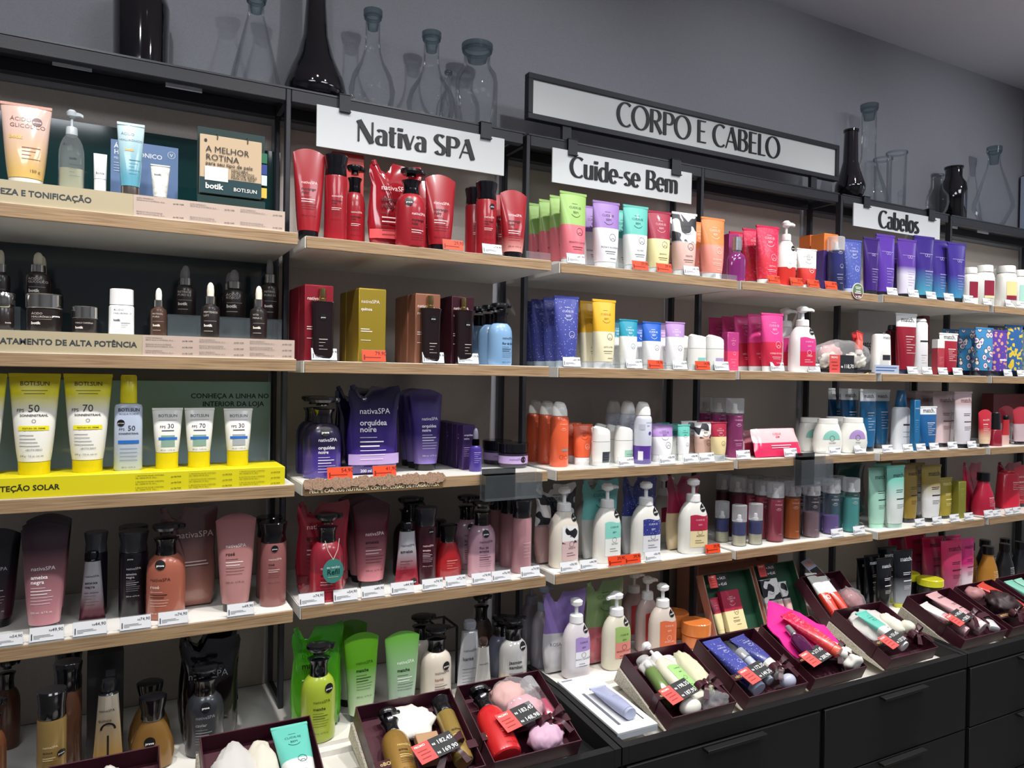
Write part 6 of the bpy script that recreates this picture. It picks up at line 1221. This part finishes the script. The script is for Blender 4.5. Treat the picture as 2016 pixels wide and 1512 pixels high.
# 3 quinoa
T, w_ = boxT((780, 1540), (960, 1490), 0, 24); A_ = at(700, 1388, -.1); B_ = at(885, 1357, -.1); T[0][3] = A_.x; w_ = B_.x-A_.x; T[2][3] = .7275
g = tray(T, w_, L, D, 'burgundy gift box with gold quinoa bottles'); lump(T, w_*.5, L*.75, .03, .06, .05, .016, TISW, 'white paper lining behind the gold bottles')
lay('npump', T, w_*.24, .012, .062, .185, .012, 'gold lotion pump bottle lying in gift box', 4, c='9a7636', me=.3, co=.7, pr=P_nat('e6cf8a', 'quinoa', '2a1a08', v=.4, u=-.1)); lay('splash', T, w_*.84, .03, .044, .17, .014, 'gold splash bottle lying in gift box', 2, c='9a8040', me=.3, co=.6, pr=[('t', 'quinoa', -.2, .4, .2, '2a1a08', 'l', .02)]+P_bars('efe2b8', .34, 3, -.2, .5))
t = lay('carton', T, w_*.56, .045, .05, .07, .012, 'tan soap bar wrapped in clear film', 3, c='b08a66', d=.4)
ribbon(g, w_, L, D, .22, .7); promo((0, 0, 0), .095, ['182,45', '169,90'], 'price sign reading 182,45 on the gold set', T @ Matrix.Translation((w_*.36, -.03, .015)) @ Matrix.Rotation(rad(-12), 4, 'Y'))
# 4 ruby
T, w_ = boxT((973, 1502), (1146, 1457), 0, 24)
g = tray(T, w_, L, D, 'burgundy gift box with red pump bottle and pink loofah', lid=0)
lay('npump', T, w_*.18, .012, .07, .19, .008, 'red lotion pump bottle lying in gift box', 3, c='c81f24', co=.7, pr=P_nat('e88a80', 'morango/ruby', '3a0a0c', v=.44, u=-.05))
lump(T, w_*.5, L*.76, .006, .045, .036, .026, M('d8a49c', .6), 'upper pink loofah wrapped in film', 'loofah', 'loofah', .2, 50, 4); lump(T, w_*.58, L*.5, .0, .048, .04, .028, M('d8a0aa', .6), 'lower pink loofah wrapped in film', 'loofah', 'loofah', .2, 50, 8); lump(T, w_*.66, L*.15, .01, .045, .035, .028, M('cfa8c0', .6), 'lilac-pink bath puff at the box front', 'bath_puff', 'bath puff', .22, 60, 6)
lump(T, w_*.55, L*.62, .0, .062, .075, .036, BAG, 'clear crinkled film around the pink loofahs', 'film_bag', 'film', .15, 30, 2)
lay('mist', T, w_*.87, .05, .04, .155, .014, 'clear splash with pink liquid in gift box', -4, c='b04a66', tint='e0c0c8', lv=.7)
ribbon(g, w_, L, D, .26, .78); promo((0, 0, 0), .1, ['183,45', '148,98'], 'price sign reading 183,45 on the red set', T @ Matrix.Translation((w_*.2, -.03, .04)) @ Matrix.Rotation(rad(-12), 4, 'Y'))
# 5 green
T, w_ = boxT((1324, 1419), (1451, 1377), 0, 24)
g = tray(T, w_, L, D, 'burgundy gift box with green-labelled pump bottle and puff'); lump(T, w_*.5, L*.8, .03, .075, .04, .014, TISW, 'white paper lining behind the green set')
lay('mist', T, w_*.2, .05, .04, .15, .012, 'clear green body spray in gift box', 4, c='6f8a4a', tint='c8d4b0', ch=.35, cap='c8c8c8'); lay('pump', T, w_*.52, .03, .066, .215, .006, 'cream pump bottle with green label in box', -6, c='ddd8c4', lb='9cca7c', lc='3f5a34', lc2='3f5a34', nm='', nz=1.5)
lump(T, w_*.8, L*.55, .01, .032, .08, .024, M('cfd0b0', .6), 'pale green bath puff in clear film', 'bath_puff', 'bath puff', .18, 60, 12); lump(T, w_*.36, L*.1, .006, .034, .022, .022, M('e6e2d8', .4), 'white round cream jar in the green set', 'cream_jar', 'jar', .02, 10, 1); lump(T, w_*.78, L*.12, .012, .04, .024, .024, BAG, 'clear film bundle at the front corner', 'film_bag', 'film', .3, 60, 3)
ribbon(g, w_, L, D, .26, .74); promo((0, 0, 0), .1, ['198,35', '187,95'], 'price sign reading 198,35 on the green set', T @ Matrix.Translation((.0, -.03, .012)) @ Matrix.Rotation(rad(-12), 4, 'Y'))
# 6 navy
T, w_ = boxT((1475, 1380), (1592, 1338), 0, 24); TN = dict(c='434a9c', pat='stars:c4caf0', cap='b9c4de')
g = tray(T, w_, L, D, 'burgundy gift box with two starry blue tubes'); lump(T, w_*.6, L*.7, .03, .06, .055, .014, M('2c2e34', .5), 'black crumpled paper lining behind blue tubes', amp=.4)
lay('tube', T, w_*.26, .02, .068, .19, .006, 'starry blue body tube lying in gift box', -3, **TN, pr=P_csb('d8ddf5')); lay('tube', T, w_*.74, .055, .064, .15, .006, 'starry blue and white tube lying in gift box', -9, c='d8d4cc,3c4288@.0', pat='stars:c4caf0', cap='d8d4cc', ch=.3, pr=P_csb('d8ddf5')) if 0 else lay('tube', T, w_*.74, .05, .064, .155, .006, 'starry blue tube with wide white cap in box', -9, c='3f4590', pat='stars:c4caf0', cap='d8d4cc', ch=.3, pr=P_csb('d8ddf5', ic=0))
lay('mist', T, w_*.48, .03, .03, .12, .0, 'small clear spray lying between blue tubes', -4, c='c8ccd8', tint='e0e4ee', ch=.5, cap='f4f4f6'); lump(T, w_*.78, L*.12, .01, .026, .02, .022, M('b9bcd0', .3), 'pale blue round bottle at the box front', 'round_jar', 'jar', .02, 10, 3)
ribbon(g, w_, L, D, .26, .76); promo((0, 0, 0), .1, ['172,35', '149,35'], 'price sign reading 172,35 on the blue set', T @ Matrix.Translation((.01, -.03, .012)) @ Matrix.Rotation(rad(-12), 4, 'Y'))
# 7 pink cloth
T, w_ = boxT((1605, 1344), (1708, 1305), 0, 24)
g = tray(T, w_, L, D, 'burgundy gift box with hot pink cloth and red tube')
r = thing('folded_cloth', 'hot pink folded cloth standing out of the gift box', 'cloth', (0, 0, 0)); r.matrix_world = T; m = MB(); pts = [(.012, .13), (.02, .21), (.095, .29), (.118, .285), (.2, .2), (.225, .17), (.2, .075), (.19, .06), (.1, .05), (.03, .07)]
n = len(pts); vs = []; cxm = sum(p_[0] for p_ in pts)/n; czm = sum(p_[1] for p_ in pts)/n
K_ = (1, .96, .8, .6, .4, .2, .05)
rgs = []
for sg in (-1, 1):
    for k in (K_ if sg < 0 else K_[::-1]):
        rg = []
        for i in range(n*3):
            t = i/3; i0 = int(t) % n; f2 = t-int(t); px_ = pts[i0][0]*(1-f2)+pts[(i0+1) % n][0]*f2; pz_ = pts[i0][1]*(1-f2)+pts[(i0+1) % n][1]*f2
            X = cxm+(px_-cxm)*k; Z = czm+(pz_-czm)*k; yy = .0+.02*noise.noise(Vector((X*16, Z*14, 0)))-.035*max(0, Z-.15)*1.5; rg.append((X, yy+sg*(.004 if k < .99 else .0015), Z))
        rgs.append(rg)
m.loft(rgs, PAINT('e0148a', .75, 900, .15)); part('cloth', m, r, sharp=80)
lay('tube', T, w_*.58, .04, .056, .18, -.03, 'red patterned tube lying on pink cloth', -12, c='d2224e,e0483a@.4~.3', pat='floral:e85a78', cap='e8604a', pr=P_csb('f6c8d0', 'SEXTOU')); lay('round', T, w_*.2, .07, .052, .105, -.02, 'round purple perfume with silver cap in box', 8, c='4a1240')
lump(T, w_*.82, L*.3, .0, .03, .03, .02, TISW, 'white crumpled paper beside the bow', amp=.5); lump(T, w_*.86, L*.12, .0, .03, .02, .02, TISW, 'white crumpled paper at the box corner', amp=.5, seed=7)
ribbon(g, w_, L, D, .26, .72); promo((0, 0, 0), .1, ['217,45', '200,98'], 'price sign reading 217,45 before the pink cloth', T @ Matrix.Translation((-.004, -.03, .015)) @ Matrix.Rotation(rad(-12), 4, 'Y'))
# 8 teal
T, w_ = boxT((1755, 1300), (1848, 1272), 0, 24)
g = tray(T, w_, L, D, 'burgundy gift box with teal tube and tied puff'); lump(T, w_*.5, L*.62, .02, w_*.44, L*.36, .02, TIS, 'white translucent tissue wrap in teal set')
lay('tube', T, w_*.36, .02, .055, .16, -.012, 'teal and white tube lying on tissue', -4, c='66c2b2,e6e8e4@.45', cap='f0f0f0', pr=P_csb('2c5a56', 'NUVEM')); lump(T, w_*.7, L*.55, -.0, .03, .05, .02, M('dcd8c8', .7), 'cream bath puff in the teal set', 'bath_puff', 'bath puff'); lump(T, w_*.82, L*.4, -.012, .024, .024, .02, M('dcd8c8', .7), 'small tied cream pouch near the bow', 'tied_pouch', 'pouch', .2)
ribbon(g, w_, L, D, .24, .84); promo((0, 0, 0), .1, ['151,45', '137,55'], 'price sign reading 151,45 on the teal set', T @ Matrix.Translation((.0, -.03, .008)) @ Matrix.Rotation(rad(-12), 4, 'Y'))
# 9 rose
T, w_ = boxT((1900, 1268), (1985, 1232), 0, 24)
g = tray(T, w_, L, D, 'burgundy gift box with two rose pink hair tubes')
lay('tube', T, w_*.62, .03, .07, .185, .006, 'large rose pink hair tube lying in box', -6, c='cfa2a6', cap='e0d0d0', pr=P_match('3a2a30')); lay('tube', T, w_*.25, .03, .055, .15, .006, 'smaller white and rose tube in box', -10, c='dcd4d4,cfa2a6@.5', cap='c8a0a6', pr=P_bars('7a5a60')); lay('sham', T, w_*.8, .015, .035, .05, .004, 'mini bottle with black cap and white body', 30, c='d8d8da', cap='26282e')
ribbon(g, w_, L, D, .3, .6); promo((0, 0, 0), .1, ['143,45', '128,55'], 'price sign reading 143,45 on the rose set', T @ Matrix.Translation((-.004, -.03, .03)) @ Matrix.Rotation(rad(-12), 4, 'Y'))
# 10 dark scrunchie box at the right
T2 = T.copy(); T2[0][3] = T[0][3]+w_+.03; w2 = .23
g = tray(T2, w2, L, D, 'burgundy gift box with dark brown hair scrunchie'); lump(T2, w2*.45, L*.45, -.002, .062, .055, .032, M('2a161a', .5), 'dark brown satin hair scrunchie', 'hair_scrunchie', 'scrunchie', .3, 60, 5); lump(T2, w2*.25, L*.8, .006, .04, .03, .022, M('b07a7c', .5), 'dusty pink bundle above the scrunchie', 'bath_puff', 'bath puff')
lay('tube', T2, w2*.72, .06, .06, .15, .0, 'coral red tube lying in scrunchie box', -12, c='c83a2e', cap='c83a2e'); ribbon(g, w2, L, D, .2, .4)
T3 = T.copy(); T3[0][3] = T2[0][3]+w2+.03
g = tray(T3, .2, L, D, 'burgundy gift box with mint tubes at right edge'); lay('tube', T3, .05, .03, .055, .17, .006, 'mint tube in the rightmost gift box', 0, c='7fc4b0', cap='d8e8e0', pr=P_bars('2c5a50')); lay('tube', T3, .12, .03, .055, .17, .006, 'second mint tube in rightmost gift box', -3, c='8fccb8', cap='d8e8e0')
# green lined boxes leaning in the cardboard display
GRN = M('1f4a34', .5); CR = M('b8585c', .6)
def leanbox(pl, pr_, pt, y, lab, W_=None):
    a = at(pl, 1240, y); b = at(pr_, 1220, y); a_ = rad(68); T = Matrix(((1, 0, 0, a.x), (0, sin(a_), cos(a_), y), (0, -cos(a_), sin(a_), BENCH+.028), (0, 0, 0, 1))); w_ = b.x-a.x
    return T, w_, tray(T, w_, .19, .03, lab, M('c08a78', .7), GRN, lid=0)
T, w_, g = leanbox(1412, 1508, 1140, .03, 'green-lined pink box with crimson and cream products')
m = MB(); m.box(.003, .0055, .001, .029, .003, .187, GRN); m.box(w_-.0055, w_-.003, .001, .029, .003, .187, GRN); m.box(.006, w_-.006, .0275, .0296, .003, .187, GRN); part('lining', m, g, 'dark green lining')
lay('tube', T, .034, .006, .036, .11, .014, 'narrow crimson and cream tube in green box', 0, c='b02848,eadcA8@.5'.lower(), cap='e8d8a8', pr=P_csb('e9b9c0', '')); lay('carton', T, .097, .006, .078, .125, .012, 'crimson and cream carton in green box', 0, c='b02848,eadca8@.5', d=.25, pr=P_csb('e9c9d0', 'BEIJINHO', '5a4a20')); promo((0, 0, 0), .078, ['54,55', '42,65'], 'upper left price sign reading 54,55', T @ Matrix.Translation((.015, -.006, .145)))
T, w_, g = leanbox(1512, 1594, 1120, .045, 'green-lined pink box with cow spotted products')
m = MB(); m.box(.003, .0055, .001, .029, .003, .187, GRN); m.box(w_-.0055, w_-.003, .001, .029, .003, .187, GRN); m.box(.006, w_-.006, .0275, .0296, .003, .187, GRN); part('lining', m, g, 'dark green lining')
lay('carton', T, .055, .006, .08, .135, .012, 'cow spotted carton in green box', 0, c='e8e8e8,d9b4b0@.45', pat='cow:1c1c22', d=.25, pr=P_csb('44444c', 'DELEITE')); lay('tube', T, .125, .006, .038, .12, .014, 'small cow spotted tube in green box', 0, c='e8e8e8,d9b4b0@.45', pat='cow:1c1c22', cap='f0f0f0', pr=P_csb('44444c')); promo((0, 0, 0), .078, ['54,55', '42,65'], 'upper right price sign reading 54,55', T @ Matrix.Translation((.012, -.008, .15)))
# red and white set
a = at(1610, 1180, .0); b = at(1715, 1165, .0); aa = rad(42); T = Matrix(((1, 0, 0, a.x), (0, sin(aa), cos(aa), -.055), (0, -cos(aa), sin(aa), BENCH+.045), (0, 0, 0, 1))); w_ = .2
g = tray(T, w_, .17, .04, 'burgundy box with white and red tubes and wrapped sponge', lid=0)
lay('tube', T, w_*.2, .01, .052, .17, .004, 'white and red tube lying left in red set', 6, c='ecebe6,d8402e@.45', cap='d8402e', pr=[('o', 0, .4, .16, .05, 'f4f4f0', 0, 360)]); lay('tube', T, w_*.45, .01, .044, .15, .002, 'white and red tube lying right in red set', 2, c='ecebe6,d8402e@.5', cap='d8402e'); lump(T, w_*.76, .055, .002, .042, .04, .026, M('9c5a5e', .6), 'dusty red sponge in clear film', 'bath_sponge', 'sponge', .3, 60, 2); lump(T, w_*.76, .055, .0, .05, .05, .034, BAG, 'glossy clear film around the dusty sponge', 'film_bag', 'film', .2, 50, 4)
r = thing('gift_card', 'black card with red lettering and popcorn-striped top', 'card', (0, 0, 0)); r.matrix_world = T @ Matrix.Translation((w_*.5, .004, .135)) @ Matrix.Rotation(rad(-14), 4, 'Y'); m = MB(); m.box(-.027, .027, -.001, .001, 0, .1, M('a9aec4', .5)); part('backing', m, r)
m = MB(); m.box(-.023, .023, -.0022, -.0012, .006, .062, M('141416', .5)); part('black_panel', m, r); m = MB(); [m.box(-.02+.008*i, -.015+.008*i, -.002, -.0012, .072, .09, M('d8a090', .5)) for i in range(5)]; part('stripe_panel', m, r); part('print', prn([('t', 'NERFLIX', 0, .032, .0095, 'b02820', 'c', .01), ('b', -.012, .012, .02, .001, 'b02820')], 1, 1, lambda x, z: -.0024), r)
